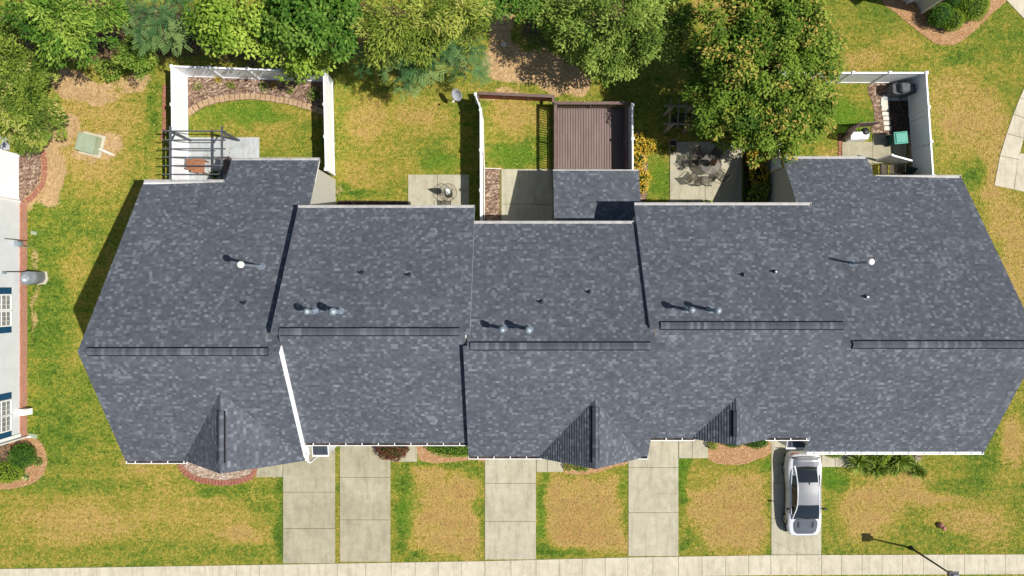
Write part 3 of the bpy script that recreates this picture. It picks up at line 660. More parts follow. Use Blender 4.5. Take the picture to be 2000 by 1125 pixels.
# ------------------------------------------------------------------ roofs and houses
PITCH = .65
def eave(zr, yr, py, sgn, p=PITCH):
    z = 5.
    for _ in range(60): y = Y(py, z); z = zr - p*abs(y-yr)
    return y, z
def courses(mb, O, US, UU, NR, length, span, t=.02, e=.143):
    O = Vector(O); US = Vector(US).normalized(); UU = Vector(UU); NR = Vector(NR).normalized()
    i = 0
    while i*e < length-1e-4:
        s0 = i*e; s1 = min(length, s0+e+.01); sm = min(length, s0+e)
        a = span(s0); b = span(sm)
        if a and b and a[1]-a[0] > .01:
            p = [O+US*s0+UU*a[0]+NR*t, O+US*s0+UU*a[1]+NR*t, O+US*s1+UU*b[1]+NR*.002, O+US*s1+UU*b[0]+NR*.002]
            v0 = s0+.004; v1 = s0+e-.004
            mb.face(p, [(a[0],v0),(a[1],v0),(b[1],v1),(b[0],v1)])
            mb.face([O+US*s0+UU*a[0]-NR*.004, O+US*s0+UU*a[1]-NR*.004, p[1], p[0]], [(a[0],v0),(a[1],v0),(a[1],v0),(a[0],v0)])
        i += 1
def seg_pts(p, q, n):
    return [tuple(p[j]+(q[j]-p[j])*i/n for j in range(len(p))) for i in range(n+1)]
UN = {}
def roof_pt(u, px, py):
    zr, yr = UN[u]['zr'], UN[u]['yr']; z = zr-1
    for _ in range(60): y = Y(py, z); z = zr - PITCH*abs(y-yr)
    return X(px, z), y, z
def opening(root, kind, x, y, z0, w_, h_, south=True):
    "window or door in a wall that faces front (south) or back"
    s = -1 if south else 1
    f = MB(); a = .08
    for (x0, x1, q0, q1) in ((x-w_/2-a, x-w_/2, z0-a, z0+h_+a), (x+w_/2, x+w_/2+a, z0-a, z0+h_+a), (x-w_/2, x+w_/2, z0+h_, z0+h_+a), (x-w_/2, x+w_/2, z0-a, z0)):
        f.box(x0, x1, min(y, y+s*.06), max(y, y+s*.06), q0, q1)
    if kind == 'window': f.box(x-w_/2, x+w_/2, min(y+s*.01, y+s*.05), max(y+s*.01, y+s*.05), z0+h_/2-.025, z0+h_/2+.025)
    fo = f.build({'window': 'window', 'door': 'door', 'garage': 'garage_door'}[kind], M['trim'], root)
    p = MB()
    if kind == 'garage':
        for i in range(4): p.box(x-w_/2, x+w_/2, min(y+s*.002, y+s*.03), max(y+s*.002, y+s*.03), z0+i*h_/4+.008, z0+(i+1)*h_/4-.008)
        p.build('door_panel', M['white'], fo)
    else:
        p.box(x-w_/2, x+w_/2, min(y+s*.002, y+s*.02), max(y+s*.002, y+s*.02), z0, z0+h_); p.build('pane', M['glass'] if kind == 'window' else M['redrail'], fo)
def townhouse(key, label, zr, ridge_py, front_py, back_py, xf, xb, wx, vent_px, ext=None, gable=None, white_gutter=False, garage=None):
    yr = Y(ridge_py, zr); UN[key] = dict(zr=zr, yr=yr)
    yf, zf = eave(zr, yr, front_py-2, -1); yb, zb = eave(zr, yr, back_py+1.5, 1)
    root = empty('townhouse', label, 'townhouse', ((wx[0]+wx[1])/2, yr, 0), 'attached townhouses of the terrace')
    # walls
    mb = MB(); dz = .2; inf, inb = .38, .42
    prof = [(yf+inf, -.1), (yf+inf, zf+PITCH*inf-dz), (yr, zr-dz), (yb-inb, zb+PITCH*inb-dz), (yb-inb, -.1)]
    mb.xprism(prof, wx[0], wx[1])
    if ext:
        ex0, ex1, epy, wx0, wx1 = ext
        ye, ze = eave(zr, yr, epy+1.5, 1)
        mb.xprism([(yb-inb-.3, -.1), (yb-inb-.3, zb+PITCH*(inb+.3)-dz), (ye-.4, ze+PITCH*.4-dz), (ye-.4, -.1)], wx0, wx1)
    mb.build('wall', M['beige_siding'], root)
    # shingled planes
    c = 1/math.sqrt(1+PITCH**2); mb = MB(); Lf = (yr-yf)/c
    courses(mb, (0, yf, zf), (0, 1, PITCH), (1, 0, 0), (0, -PITCH, 1), Lf, lambda s: xf)
    if ext:
        Lb = (ye-yr)/c; sm = (ye-yb)/c
        courses(mb, (0, ye, ze), (0, -1, PITCH), (1, 0, 0), (0, PITCH, 1), Lb, lambda s: (ex0, ex1) if s < sm-1e-6 else (min(xb[0], ex0), max(xb[1], ex1)))
    else:
        courses(mb, (0, yb, zb), (0, -1, PITCH), (1, 0, 0), (0, PITCH, 1), (yb-yr)/c, lambda s: xb)
    roof = mb.build('roof', M['shingle'], root)
    # boards under the shingles, white rake and eave boards
    mb = MB(); th = .16
    mb.xprism([(yf, zf-.006), (yr, zr-.006), (yr, zr-th), (yf, zf-th)], xf[0]+.004, xf[1]-.004)
    mb.xprism([(yr+.002, zr-.006), (yb, zb-.006), (yb, zb-th), (yr+.002, zr-th)], xb[0]+.004, xb[1]-.004)
    if ext: mb.xprism([(yb+.002, zb-.008), (ye, ze-.006), (ye, ze-th), (yb+.002, zb-th)], ex0+.004, ex1-.004)
    mb.build('fascia', M['trim'], root)
    # ridge cap and raised ridge vent
    x0, x1 = max(xf[0], xb[0]) if xf[0] < xb[0] else min(xf[0], xb[0]), max(xf[1], xb[1])
    mb = MB(); k = 0; x = x0
    while x < x1-.01:
        e1 = min(x1, x+.15)
        for s in (-1, 1):
            p = [(x, yr, zr+.026), (e1, yr, zr+.022), (e1, yr+s*.15, zr+.022-.15*PITCH), (x, yr+s*.15, zr+.026-.15*PITCH)]
            mb.face(p, [(x, 3+s), (e1, 3+s), (e1, 3.1+s), (x, 3.1+s)])
        x = e1
    mb.build('ridge_cap', M['cap_shingle'], roof)
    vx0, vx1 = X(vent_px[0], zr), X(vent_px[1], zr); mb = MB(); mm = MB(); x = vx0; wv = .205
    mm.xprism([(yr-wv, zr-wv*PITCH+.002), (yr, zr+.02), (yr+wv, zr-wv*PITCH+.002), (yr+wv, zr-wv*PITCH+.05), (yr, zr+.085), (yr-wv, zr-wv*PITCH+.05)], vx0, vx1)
    while x < vx1-.01:
        e1 = min(vx1, x+.15)
        for s in (-1, 1):
            w2 = wv-.05
            p = [(x, yr, zr+.116), (e1, yr, zr+.112), (e1, yr+s*w2, zr+.112-w2*PITCH), (x, yr+s*w2, zr+.116-w2*PITCH)]
            mb.face(p, [(x, 9.02), (e1, 9.02), (e1, 9.1), (x, 9.1)])
        x = e1
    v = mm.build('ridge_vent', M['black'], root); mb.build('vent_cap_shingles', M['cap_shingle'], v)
    # gutters
    def gutter(gx0, gx1, y, z, s, mat, inner, hang=True):
        g = MB(); wd = .125; ya, yb_ = y+s*.004, y+s*wd
        g.box(gx0, gx1, min(ya, yb_), max(ya, yb_), z-.13, z-.115)
        g.box(gx0, gx1, min(yb_, yb_+s*.035), max(yb_, yb_+s*.035), z-.13, z-.012)
        g.box(gx0, gx0+.02, min(ya, yb_), max(ya, yb_), z-.115, z-.02); g.box(gx1-.02, gx1, min(ya, yb_), max(ya, yb_), z-.115, z-.02)
        if hang:
            x = gx0+.45
            while x < gx1-.1: g.box(x, x+.045, min(ya, yb_), max(ya, yb_), z-.02, z-.008); x += .82
        go = g.build('gutter', mat, root)
        d = MB(); d.box(gx0+.02, gx1-.02, min(ya, yb_)+.002, max(ya, yb_)-.002, z-.114, z-.075 if inner is M['eave_trim'] else z-.10); d.build('gutter_channel', inner, go)
    gm = M['trim']
    xa, xb2 = xf
    segs = [(xa if not white_gutter else xa+.1, xb2)]
    if gable: segs = [(xa, X(gable[3], zf)+.12), (X(gable[4], zf)-.12, xb2)]
    for s0, s1 in segs:
        if s1-s0 > .3: gutter(s0, s1, yf, zf, -1, gm, M['trim'] if white_gutter else M['gdebris_shade'], True)
    if ext:
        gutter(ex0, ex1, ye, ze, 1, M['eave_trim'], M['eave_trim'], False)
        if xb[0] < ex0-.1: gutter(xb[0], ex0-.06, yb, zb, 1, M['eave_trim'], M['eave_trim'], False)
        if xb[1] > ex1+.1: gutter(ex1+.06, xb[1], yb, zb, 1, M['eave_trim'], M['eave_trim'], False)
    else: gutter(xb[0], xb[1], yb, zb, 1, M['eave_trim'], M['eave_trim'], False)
    # front gable
    if gable:
        gx, gpy0, gpyf, gl, gr, gv = gable
        z = 7.
        for _ in range(60): y = Y(gpy0, z); z = zr - PITCH*abs(y-yr)
        gz, gy0 = z, y; gyf = Y(gpyf, gz); xc = X(gx, gz); xl, xr_ = X(gl, zf), X(gr, zf)
        mb = MB()
        for s, xe in ((-1, xl), (1, xr_)):
            run = abs(xc-xe); rise = gz-zf; L = math.hypot(run, rise); ux = (xc-xe)/L; uz = rise/L
            O = (xe, 0, zf+.01)
            def span(sv, uz=uz):
                zz = zf+uz*sv; yv = yr-(zr-zz)/PITCH; return (gyf, yv+.03) if yv > gyf+.02 else None
            courses(mb, O, (ux, 0, uz), (0, 1, 0), (-s*0+ (-uz if s<0 else uz), 0, abs(ux)), L, span, .034)
        gr_o = mb.build('gable_roof', M['shingle'], root)
        mb = MB(); k = 0; y = gyf
        while y < gy0:
            e1 = min(gy0, y+.15)
            for s in (-1, 1):
                p = [(xc, y, gz+.045), (xc, e1, gz+.033), (xc+s*.14, e1, gz+.033-.14*.8), (xc+s*.14, y, gz+.045-.14*.8)]
                mb.face(p, [(y, 5+s), (e1, 5+s), (e1, 5.1+s), (y, 5.1+s)])
            y = e1
        mb.build('ridge_cap', M['cap_shingle'], gr_o)
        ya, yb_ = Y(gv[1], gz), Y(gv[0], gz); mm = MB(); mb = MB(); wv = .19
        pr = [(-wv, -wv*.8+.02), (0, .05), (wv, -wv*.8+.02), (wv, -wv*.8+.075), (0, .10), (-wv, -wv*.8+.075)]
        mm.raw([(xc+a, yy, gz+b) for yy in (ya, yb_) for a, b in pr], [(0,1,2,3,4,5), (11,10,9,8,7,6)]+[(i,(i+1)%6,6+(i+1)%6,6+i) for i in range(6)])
        y = ya
        while y < yb_-.01:
            e1 = min(yb_, y+.15)
            for s in (-1, 1):
                w2 = wv-.045
                mb.face([(xc, y, gz+.128), (xc, e1, gz+.116), (xc+s*w2, e1, gz+.116-w2*.8), (xc+s*w2, y, gz+.128-w2*.8)], [(round(y/.15)*.31, 9+s)]*4)
            y = e1
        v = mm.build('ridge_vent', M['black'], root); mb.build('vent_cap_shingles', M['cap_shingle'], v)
        mb = MB()
        mb.face([(xl+.1, gyf+.25, zf-.1), (xr_-.1, gyf+.25, zf-.1), (xc, gyf+.25, gz-.1)])
        mb.box(xl+.25, xr_-.25, gyf+.28, yf+1.2, -.1, zf-.12)
        mb.build('gable_wall', M['white_siding'], root)
        mb = MB()
        for xe in (xl, xr_):
            mb.bar((xe, gyf+.04, zf-.10), (xc, gyf+.04, gz-.10), .04, .13); mb.bar((xe, gyf+.16, zf-.13), (xc, gyf+.16, gz-.13), .20, .02)
        for s, xe in ((1, xl), (-1, xr_)):
            mb.box(min(xe, xe+s*.5), max(xe, xe+s*.5), gyf+.0, yf+.0, zf-.14, zf-.06)
        mb.build('rake_board', M['trim'], root)
        opening(root, 'window', xc, gyf+.28, 3.6, 1.4, 1.3)
        opening(root, 'window', xc, gyf+.28, .9, 1.6, 1.3)
    if garage: opening(root, 'garage', garage, yf+inf, .04, 2.5, 2.15)
    for fx in (wx[0]+1.6, wx[1]-1.6):
        opening(root, 'window', fx, yb-inb, zb-1.7 if zb > 5 else .95, 1.0, 1.2, False)
    opening(root, 'window', (garage or (wx[0]+wx[1])/2), yf+inf, 3.9, 1.5, 1.3)
    return root
M['gdebris_shade'] = varied('gutter_debris_shade', (.02,.016,.014,1), (.16,.12,.09,1), 1.6, .9, .1, 25, .5, .4, lo=.42, hi=.75)  # brown debris, with the shade of the gutter bottom painted into its dark tone
def flue(root, u, px, py, h, r, cap, white=False):
    x, y, z = roof_pt(u, px, py); m = M['cap_white'] if white else M['galv']
    a = MB(); a.tube([(x, y, z-.2), (x, y, z+h)], r, 14); p = a.build('flue_pipe', M['galv'], root)
    b = MB(); b.lathe((x, y, z+h), [(r*.9, -.06), (cap, -.03), (cap, .04), (cap*.45, .12), (.01, .13)] if not white else [(r, -.1), (cap, -.08), (cap, .06), (cap*.8, .09), (.01, .10)], 18)
    if not white: b.lathe((x, y, z+h-.22), [(r, 0), (cap*.9, .03), (cap*.9, .07), (r, .10)], 18)
    b.build('flue_cap', m, p)
    c = MB(); s = .19
    pts = [(x+s*1.25*math.cos(t)*random.uniform(.72, 1.1)+.05, y+s*math.sin(t)*random.uniform(.7, 1.1)) for t in np.linspace(0, 2*PI, 15)[:-1]]
    yr, zr = UN[u]['yr'], UN[u]['zr']
    c.face([(a_, b_, zr-PITCH*abs(b_-yr)+.026) for a_, b_ in pts])
    c.lathe((x, y, z), [(r*1.9, -.05), (r*1.15, .14), (r*1.05, .2)], 14)
    c.build('flashing', M['flash'], root)
def vent(root, u, px, py, h=.28):
    x, y, z = roof_pt(u, px, py); a = MB(); a.tube([(x, y, z-.1), (x, y, z+h)], .045, 10); a.build('vent_pipe', M['cardark'] if (px % 2) else M['galv'], root)
    b = MB(); b.lathe((x, y, z), [(.13, -.06), (.07, .09), (.055, .12)], 12); b.build('vent_boot', M['tank'], root)

XP12, XP23, XP34, XP45 = -10.52, -2.02, 6.50, 15.22
h1 = townhouse('a', 'leftmost townhouse of the terrace, with a wide front gable and a white capped flue pipe', 10.35, 687, 902, 355, (-19.5, -10.46), (-19.5, -10.6), (-19.2, -10.50),
    (168, 523), ext=(-15.2, -10.44, 312, -14.9, -10.60), gable=(431, 768, 925, 360, 601, (803, 905)), garage=-12.6)
h2 = townhouse('b', 'second townhouse from the left, flat fronted, above the purple red shrub', 10.40, 648, 867, 405, (-10.49, -2.10), (-10.82, -1.88), (-10.46, -2.06),
    (546, 897), garage=-9.0)
h3 = townhouse('c', 'middle townhouse, with a front gable and a low rear roof beside the brown deck', 10.31, 676, 893, 436, (-2.20, 6.88), (-2.02, 6.50), (-1.98, 6.46),
    (918, 1271), gable=(1163, 780, 916, 1054, 1251, (795, 905)), garage=-.6)
h4 = townhouse('d', 'fourth townhouse from the left, with the smallest front gable, behind the patio table set', 9.93, 636, 857, 400, (6.60, 15.22), (6.27, 15.34), (6.52, 15.20),
    (1290, 1648), gable=(1438, 778, 870, 1352, 1500, (803, 853)), garage=8.3)
h5 = townhouse('e', 'rightmost townhouse of the terrace, flat fronted with a solid white gutter, behind the parked car', 9.33, 673, 884, 346, (15.23, 24.55), (15.20, 24.55), (15.30, 24.25),
    (1665, 2030), ext=(15.13, 19.8, 309, 15.32, 19.5), white_gutter=True, garage=16.9)
flue(h1, 'a', 508, 520, 2.36, .065, .155, True)
flue(h2, 'b', 612, 607, 1.05, .075, .15); flue(h2, 'b', 663, 607, 1.2, .085, .175)
flue(h3, 'c', 981, 641, 1.15, .075, .15); flue(h3, 'c', 1031, 642, 1.2, .085, .165)
flue(h4, 'd', 1338, 604, 1.2, .075, .15); flue(h4, 'd', 1386, 605, 1.3, .08, .155)
flue(h5, 'e', 1664, 514, 1.8, .065, .15, True)
for r_, u, px, py in ((h1,'a',477,592),(h2,'b',707,533),(h2,'b',799,537),(h3,'c',1057,590),(h3,'c',1151,571),(h4,'d',1451,537),(h4,'d',1512,531),(h5,'e',1690,580)):
    vent(r_, u, px, py)
# low rear roof of the middle house
def lean(mb, x0, x1, y0, z0, y1, z1):
    L = math.hypot(y1-y0, z1-z0)
    courses(mb, (0, y1, z1), (0, y0-y1, z0-z1), (1, 0, 0), (0, (z0-z1)/L, abs(y1-y0)/L), L, lambda s: (x0, x1))
mb = MB(); lean(mb, 2.3, 7.05, 3.0, 4.15, 6.52, 3.0); lr = mb.build('rear_roof', M['shingle'], h3)
mb = MB(); mb.xprism([(3.0, 4.14), (6.52, 2.99), (6.52, 2.86), (3.0, 4.0)], 2.3, 7.05); mb.build('fascia', M['trim'], lr)
mb = MB(); mb.box(2.28, 7.07, 6.525, 6.60, 2.87, 2.985); mb.build('gutter', M['eave_trim'], lr)
mb = MB(); mb.xprism([(3.0, -.1), (3.0, 4.0), (6.2, 2.95), (6.2, -.1)], 2.5, 6.45); mb.build('rear_wall', M['beige_siding'], h3)
# small metal porch roofs
def porch(root, x0, x1, y0, y1, zt, zb):
    mb = MB(); mb.xprism([(y0, zb), (y1, zt), (y1, zt-.08), (y0, zb-.08)], x0, x1)
    x = x0+.15
    while x < x1: mb.xprism([(y0, zb+.002), (y1, zt+.002), (y1, zt+.04), (y0, zb+.04)], x, x+.025); x += .42
    p = mb.build('porch_roof', M['darkmetal'], root)
    mb = MB(); mb.box(x0-.04, x1+.04, y0-.09, y0-.01, zb-.14, zb+.0); mb.bar((x0-.02, y0, zb-.06), (x0-.02, y1, zt-.06), .03, .14); mb.bar((x1+.02, y0, zb-.06), (x1+.02, y1, zt-.06), .03, .14)
    mb.build('gutter', M['trim'], p)
    mb = MB(); mb.box(x0+.04, x1-.04, y0+.12, y1+.3, -.1, zb-.15)
    mb.box(x1-.16, x1-.02, y0+.02, y0+.119, -.1, zb-.15); mb.box(x0+.02, x0+.16, y0+.02, y0+.119, -.1, zb-.15)
    mb.build('porch_wall', M['white_siding'], root)
porch(h1, -10.44, -9.66, -8.76, -7.62, 5.45, 5.15)
mb = MB(); u1, u2 = UN['a'], UN['b']; yq = -8.3; mb.xprism([(-8.6, u1['zr']-PITCH*abs(-8.6-u1['yr'])-.9), (-8.6, u1['zr']-PITCH*abs(-8.6-u1['yr'])+.0), (u1['yr'], u1['zr']), (u1['yr']+.25, u1['zr']-.25), (u1['yr']+.2, u1['zr']-1.0)], -10.475, -10.445); mb.build('side_wall_board', M['trimw'], h1)
porch(h5, 14.52, 15.55, -8.42, -7.3, 5.25, 4.95)
for root, x, y, zt in ((h2, -9.55, -7.85, 6.0), (h1, -10.38, -8.9, 6.1)):
    mb = MB(); mb.box(x, x+.09, y-.07, y, .1, zt); mb.bar((x+.045, y-.03, zt), (x+.045, y+.1, zt+.3), .09, .07); mb.build('downspout', M['trim'], root)

# neighbouring houses at the edges of the view
nb = empty('neighbour_house', 'white sided house with a brick base and blue shutters at the far left edge', 'house', (-29.2, -2, 0))
mb = MB(); mb.box(-40, -29.17, Y(848), Y(395), .56, 5.6); mb.build('wall', M['white_siding'], nb)
mb = MB(); mb.box(-40.03, -29.12, Y(848)-.05, Y(395)+.0, -.1, .555)
mb.build('brick_base', M['brick'], nb)
mb = MB(); mb.box(-29.169, -29.09, Y(848)-.03, Y(848)+.16, .56, 5.55); mb.build('corner_board', M['trim'], nb); mb = MB(); mb.box(-29.169, -29.10, Y(395)-.12, Y(395)+.02, .56, 5.55); mb.build('corner_board', M['trim'], nb); mb = MB();
mb.tube([(-29.25, Y(848)-.1, .1), (-29.25, Y(848)-.1, 5.5)], .05, 8); mb.build('corner_pipe', M['trim'], nb)
mb = MB(); ya, yb_ = Y(848)-.4, Y(395)+.4
v = [(-28.75, ya, 5.6), (-28.75, yb_, 5.6), (-40.4, yb_, 5.6), (-40.4, ya, 5.6), (-34.5, ya+4, 8.8), (-34.5, yb_-4, 8.8)]
mb.raw(v, [(0,1,5,4), (1,2,5), (2,3,4,5), (3,0,4), (3,2,1,0)]); mb.build('roof', M['shingle'], nb)
def side_window(y0, y1, sh0, sh1):
    z0, z1 = 1.32, 2.75; x = -29.169; k = lambda py, z=1.5: Y(py, z)
    a, b = k(y1), k(y0); f = MB(); t = .07
    f.box(x, x+.05, a-t, a, z0-t, z1+t); f.box(x, x+.05, b, b+t, z0-t, z1+t); f.box(x, x+.05, a, b, z1, z1+t); f.box(x, x+.07, a, b, z0-t, z0); f.box(x, x+.04, a, b, 2.0, 2.05)
    for i in (1, 2): f.box(x+.008, x+.03, a+(b-a)*i/3-.01, a+(b-a)*i/3+.01, z0, z1)
    for zz in (1.65, 2.4): f.box(x+.009, x+.028, a, b, zz-.01, zz+.01)
    fo = f.build('window', M['trim'], nb); p = MB(); p.box(x+.001, x+.008, a, b, z0, z1); p.build('pane', M['winpane'], fo)
M['winpane'] = varied('window_glass_with_blinds', (.16,.16,.155,1), (.30,.30,.29,1), 1.5, .15, .6, 8, .1, 0)
side_window(577, 603, 0, 0); side_window(609, 635, 0, 0); side_window(783, 809, 0, 0); side_window(813, 840, 0, 0)
for s0, s1 in ((561.5, 574), (638, 650), (767, 779.5), (843, 855)):
    a, b = Y(s1, 1.5), Y(s0, 1.5); f = MB(); x = -29.169
    f.box(x, x+.035, a, b, 1.25, 2.85)
    for i in range(14): f.rbox((x+.042, (a+b)/2, 1.38+i*.1), .012, (b-a)-.08, .06)
    f.build('shutter', M['shutter'], nb)
nr = empty('neighbour_house', 'pale grey sided house corner with white trim at the top right', 'house', (X(1799), Y(24), 0))
fp = poly((1799,25),(1788,4),(1771,7),(1756,-2),(1740,-60),(1860,-140),(1905,-50))
mb = MB(); mb.prism(fp, -.1, 5.6); mb.build('wall', M['grey_siding'], nr)
mb = MB(); cx, cy = fp[-1] if False else (X(1799), Y(25)); mb.tube([(cx+.02, cy-.02, 0), (cx+.02, cy-.02, 5.55)], .075, 4, True, False)
for q_ in ((1788,4),(1771,7)): mb.build('corner_board', M['trim'], nr); mb = MB(); mb.tube([(X(q_[0]), Y(q_[1]), 0), (X(q_[0]), Y(q_[1]), 5.55)], .05, 4, True, False)
mb.build('corner_board', M['trim'], nr)
mb = MB(); P = poly((1792,40),(1735,-10),(1728,-60),(1860,-152),(1925,-50)); ap = (X(1830), Y(-60), 8.2); n = len(P)
mb.raw([(a, b, 5.6) for a, b in P]+[ap], [(i, (i+1)%n, n) for i in range(n)]+[tuple(range(n))]); mb.build('roof', M['shingle'], nr)

# ------------------------------------------------------------------ fences
def fence(name, label, pts, h=1.9, posts=2.4, mats=('white', 'white'), thick=.045, group=None, cat='fence', post_w=.13, first=True):
    P = [Vector((a, b, 0)) for a, b in pts]; t = empty(name, label, cat, P[0], group)
    for a, b in zip(P, P[1:]):
        L = (b-a).length; n = max(1, round(L/posts)); ang = math.atan2((b-a).y, (b-a).x)
        mb = MB(); c = (a+b)/2
        mb.rbox((c.x, c.y, h/2), L, thick, h-.1, ang); mb.rbox((c.x, c.y, h-.02), L, thick+.045, .09, ang); mb.rbox((c.x, c.y, .12), L, thick+.045, .14, ang)
        m = int(L/.15)
        for i in range(1, m):
            q_ = a.lerp(b, i/m); mb.rbox((q_.x, q_.y, h/2), .012, thick+.008, h-.2, ang)
        mb.build('panel', M[mats[0]], t)
        for i in range(n+1):
            if i == 0 and (a-P[0]).length > .01: continue
            q_ = a.lerp(b, i/n); mb = MB(); mb.rbox((q_.x, q_.y, h/2+.03), post_w, post_w, h+.06, ang); po = mb.build('post', M[mats[1]], t)
            mb = MB(); mb.rbox((q_.x, q_.y, h+.075), post_w+.04, post_w+.04, .03, ang); mb.rbox((q_.x, q_.y, h+.11), post_w+.03, post_w+.03, .04, ang, taper=.2); mb.build('post_cap', M['white'], po)
    return t
fence('white_fence', 'white vinyl privacy fence on three sides of the wood chip garden at upper left', [(X(368), Y(350)), (X(366), Y(151)), (X(633), Y(161)), (X(656), Y(344))] and
      [(-19.45, 6.3), (-19.5, 12.72), (-11.28, 12.42), (-11.18, 12.3), (-10.62, 6.75)][:0] + [(-19.42, 6.1), (-19.5, 12.7), (-10.78, 12.38), (-10.66, 6.8)], posts=1.95)
fence('white_fence', 'white vinyl fence with one sloping end panel between two lawns, left of the brown rail', [(-1.78, 3.3), (-1.80, 10.2)], posts=2.3)
wf = MB()
f2 = empty('fence_end_panel', 'short stepped white fence panel at the garden end of the middle fence', 'fence', (-1.9, 10.3, 0))
wf.raw([(-1.83, 10.28, .0), (-1.83, 10.28, 1.9), (-2.12, 11.05, 1.9), (-1.95, 11.05, .0), (-1.79, 10.28, .0), (-1.79, 10.28, 1.9), (-2.08, 11.07, 1.9), (-1.91, 11.07, .0)], [(0,1,2,3), (4,7,6,5), (0,4,5,1), (1,5,6,2), (2,6,7,3)]); wf.build('panel', M['white'], f2)
mb = MB(); mb.rbox((-2.1, 11.1, .98), .13, .13, 1.96); po = mb.build('post', M['white'], f2); mb = MB(); mb.rbox((-2.1, 11.1, 1.99), .17, .17, .05, taper=.6); mb.build('post_cap', M['white'], po)
fence('white_fence', 'narrow white fence line along the right side of the brown deck', [(6.92, 6.6), (6.90, 10.5)], posts=2.3, thick=.04)
fence('white_fence', 'white vinyl fence round the small yard with the green lidded bin', [(15.32, 6.95), (15.32, 12.32), (23.72, 12.32), (24.12, 6.4)], posts=2.35)
fence('white_fence', 'plain white fence corner at the far left edge above the brick based house', [(-36, 8.0), (-29.62, 7.95), (-29.62, 5.3)], posts=2.6)
g = empty('white_gate', 'white gate panel crossing the patio between the green bin and the covered umbrella', 'gate', (X(1741), Y(304)*.955, 0))
a, b = Vector((X(1741, 1.6), Y(303, 1.6), 0)), Vector((X(1783, 1.6)-.05, Y(314, 1.6), 0)); c = (a+b)/2; ang = math.atan2((b-a).y, (b-a).x); L = (b-a).length
mb = MB(); mb.rbox((c.x, c.y, .85), L, .04, 1.5, ang); mb.rbox((c.x, c.y, 1.6), L, .09, .08, ang); mb.build('panel', M['white'], g)
mb = MB(); mb.rbox((a.x, a.y, .85), .1, .1, 1.75, ang); mb.build('post', M['white'], g)

# ------------------------------------------------------------------ deck and brown rails
DZ = .45
dk = empty('wooden_deck', 'brown stained wooden deck with vertical boards and railing behind the middle house', 'deck', (4.5, 8.5, 0))
mb = MB(); x = 2.55; 
while x < 6.62: mb.box(x, min(x+.128, 6.66), 5.6, 10.62, DZ-.04, DZ); x += .155
mb.build('deck_boards', M['deck'], dk)
mb = MB(); mb.box(2.5, 6.7, 10.63, 10.68, -.05, DZ-.005); mb.box(2.5, 2.55, 5.6, 10.628, -.05, DZ-.005); mb.box(6.665, 6.71, 5.6, 10.628, -.05, DZ-.005); mb.build('skirt_board', M['rail'], dk)
def railing(root, a, b, z0, z1, mat, post=1.8, bal=.14, capw=.17):
    a = Vector((*a, 0)); b = Vector((*b, 0)); L = (b-a).length; ang = math.atan2((b-a).y, (b-a).x); c = (a+b)/2
    mb = MB(); mb.rbox((c.x, c.y, z1), L+capw*.9, capw, .035, ang); mb.build('top_rail', M[mat], root)
    mb = MB(); mb.rbox((c.x, c.y, z1-.075), L, .04, .09, ang); mb.rbox((c.x, c.y, z0+.11), L, .04, .09, ang)
    n = int(L/bal)
    for i in range(1, n):
        q_ = a.lerp(b, i/n); mb.rbox((q_.x, q_.y, (z0+z1)/2-.02), .038, .036, z1-z0-.16, ang)
    mb.build('balusters', M[mat], root)
    n = max(1, round(L/post))
    for i in range(n+1):
        q_ = a.lerp(b, i/n); mb = MB(); mb.rbox((q_.x, q_.y, (z1-.02)/2), .09, .09, z1-.02, ang); mb.build('post', M[mat], root)
railing(dk, (2.52, 10.72), (6.66, 10.72), DZ, DZ+1.0, 'rail'); railing(dk, (2.52, 10.6), (2.52, 6.6), DZ, DZ+1.0, 'rail'); railing(dk, (6.66, 10.6), (6.66, 6.6), DZ, DZ+1.0, 'rail')
br = empty('brown_railing', 'low brown stained rail running left from the deck corner to the white fence end', 'railing', (0, 11.3, 0))
mb = MB(); mb.bar((-1.95, 11.42, 1.02), (2.5, 11.22, 1.02), .17, .035); mb.bar((2.42, 11.3, 1.022), (2.42, 10.8, 1.022), .15, .035); mb.build('top_rail', M['rail'], br)
mb = MB(); mb.bar((-1.95, 11.42, .93), (2.5, 11.22, .93), .04, .13); mb.bar((-1.95, 11.40, .4), (2.5, 11.20, .4), .03, .75); mb.bar((2.42, 11.3, .93), (2.42, 10.8, .93), .04, .13); mb.build('face_board', M['redrail'], br)
for i in range(4):
    mb = MB(); q_ = Vector((-1.95, 11.42, 0)).lerp(Vector((2.42, 11.22, 0)), i/3); mb.rbox((q_.x, q_.y, .5), .09, .09, .98); mb.build('post', M['rail'], br)
mb = MB(); mb.bar((-1.98, 11.45, .45), (-1.98, 10.9, .45), .05, .9); mb.build('end_board', M['rail'], br)
rl = MB(); rl.bar((X(943.5), Y(232), .06), (X(946), Y(330), .06), .06, .1); rl.bar((X(946), Y(330), .06), (X(946), Y(434), .06), .06, .1); rl.bar((X(946), Y(329), .06), (X(979), Y(330), .06), .05, .08)
tag(rl.build('garden_edge_board', M['stonew']), 'thin cream edging board beside the white fence and the narrow dirt strip', 'edging')

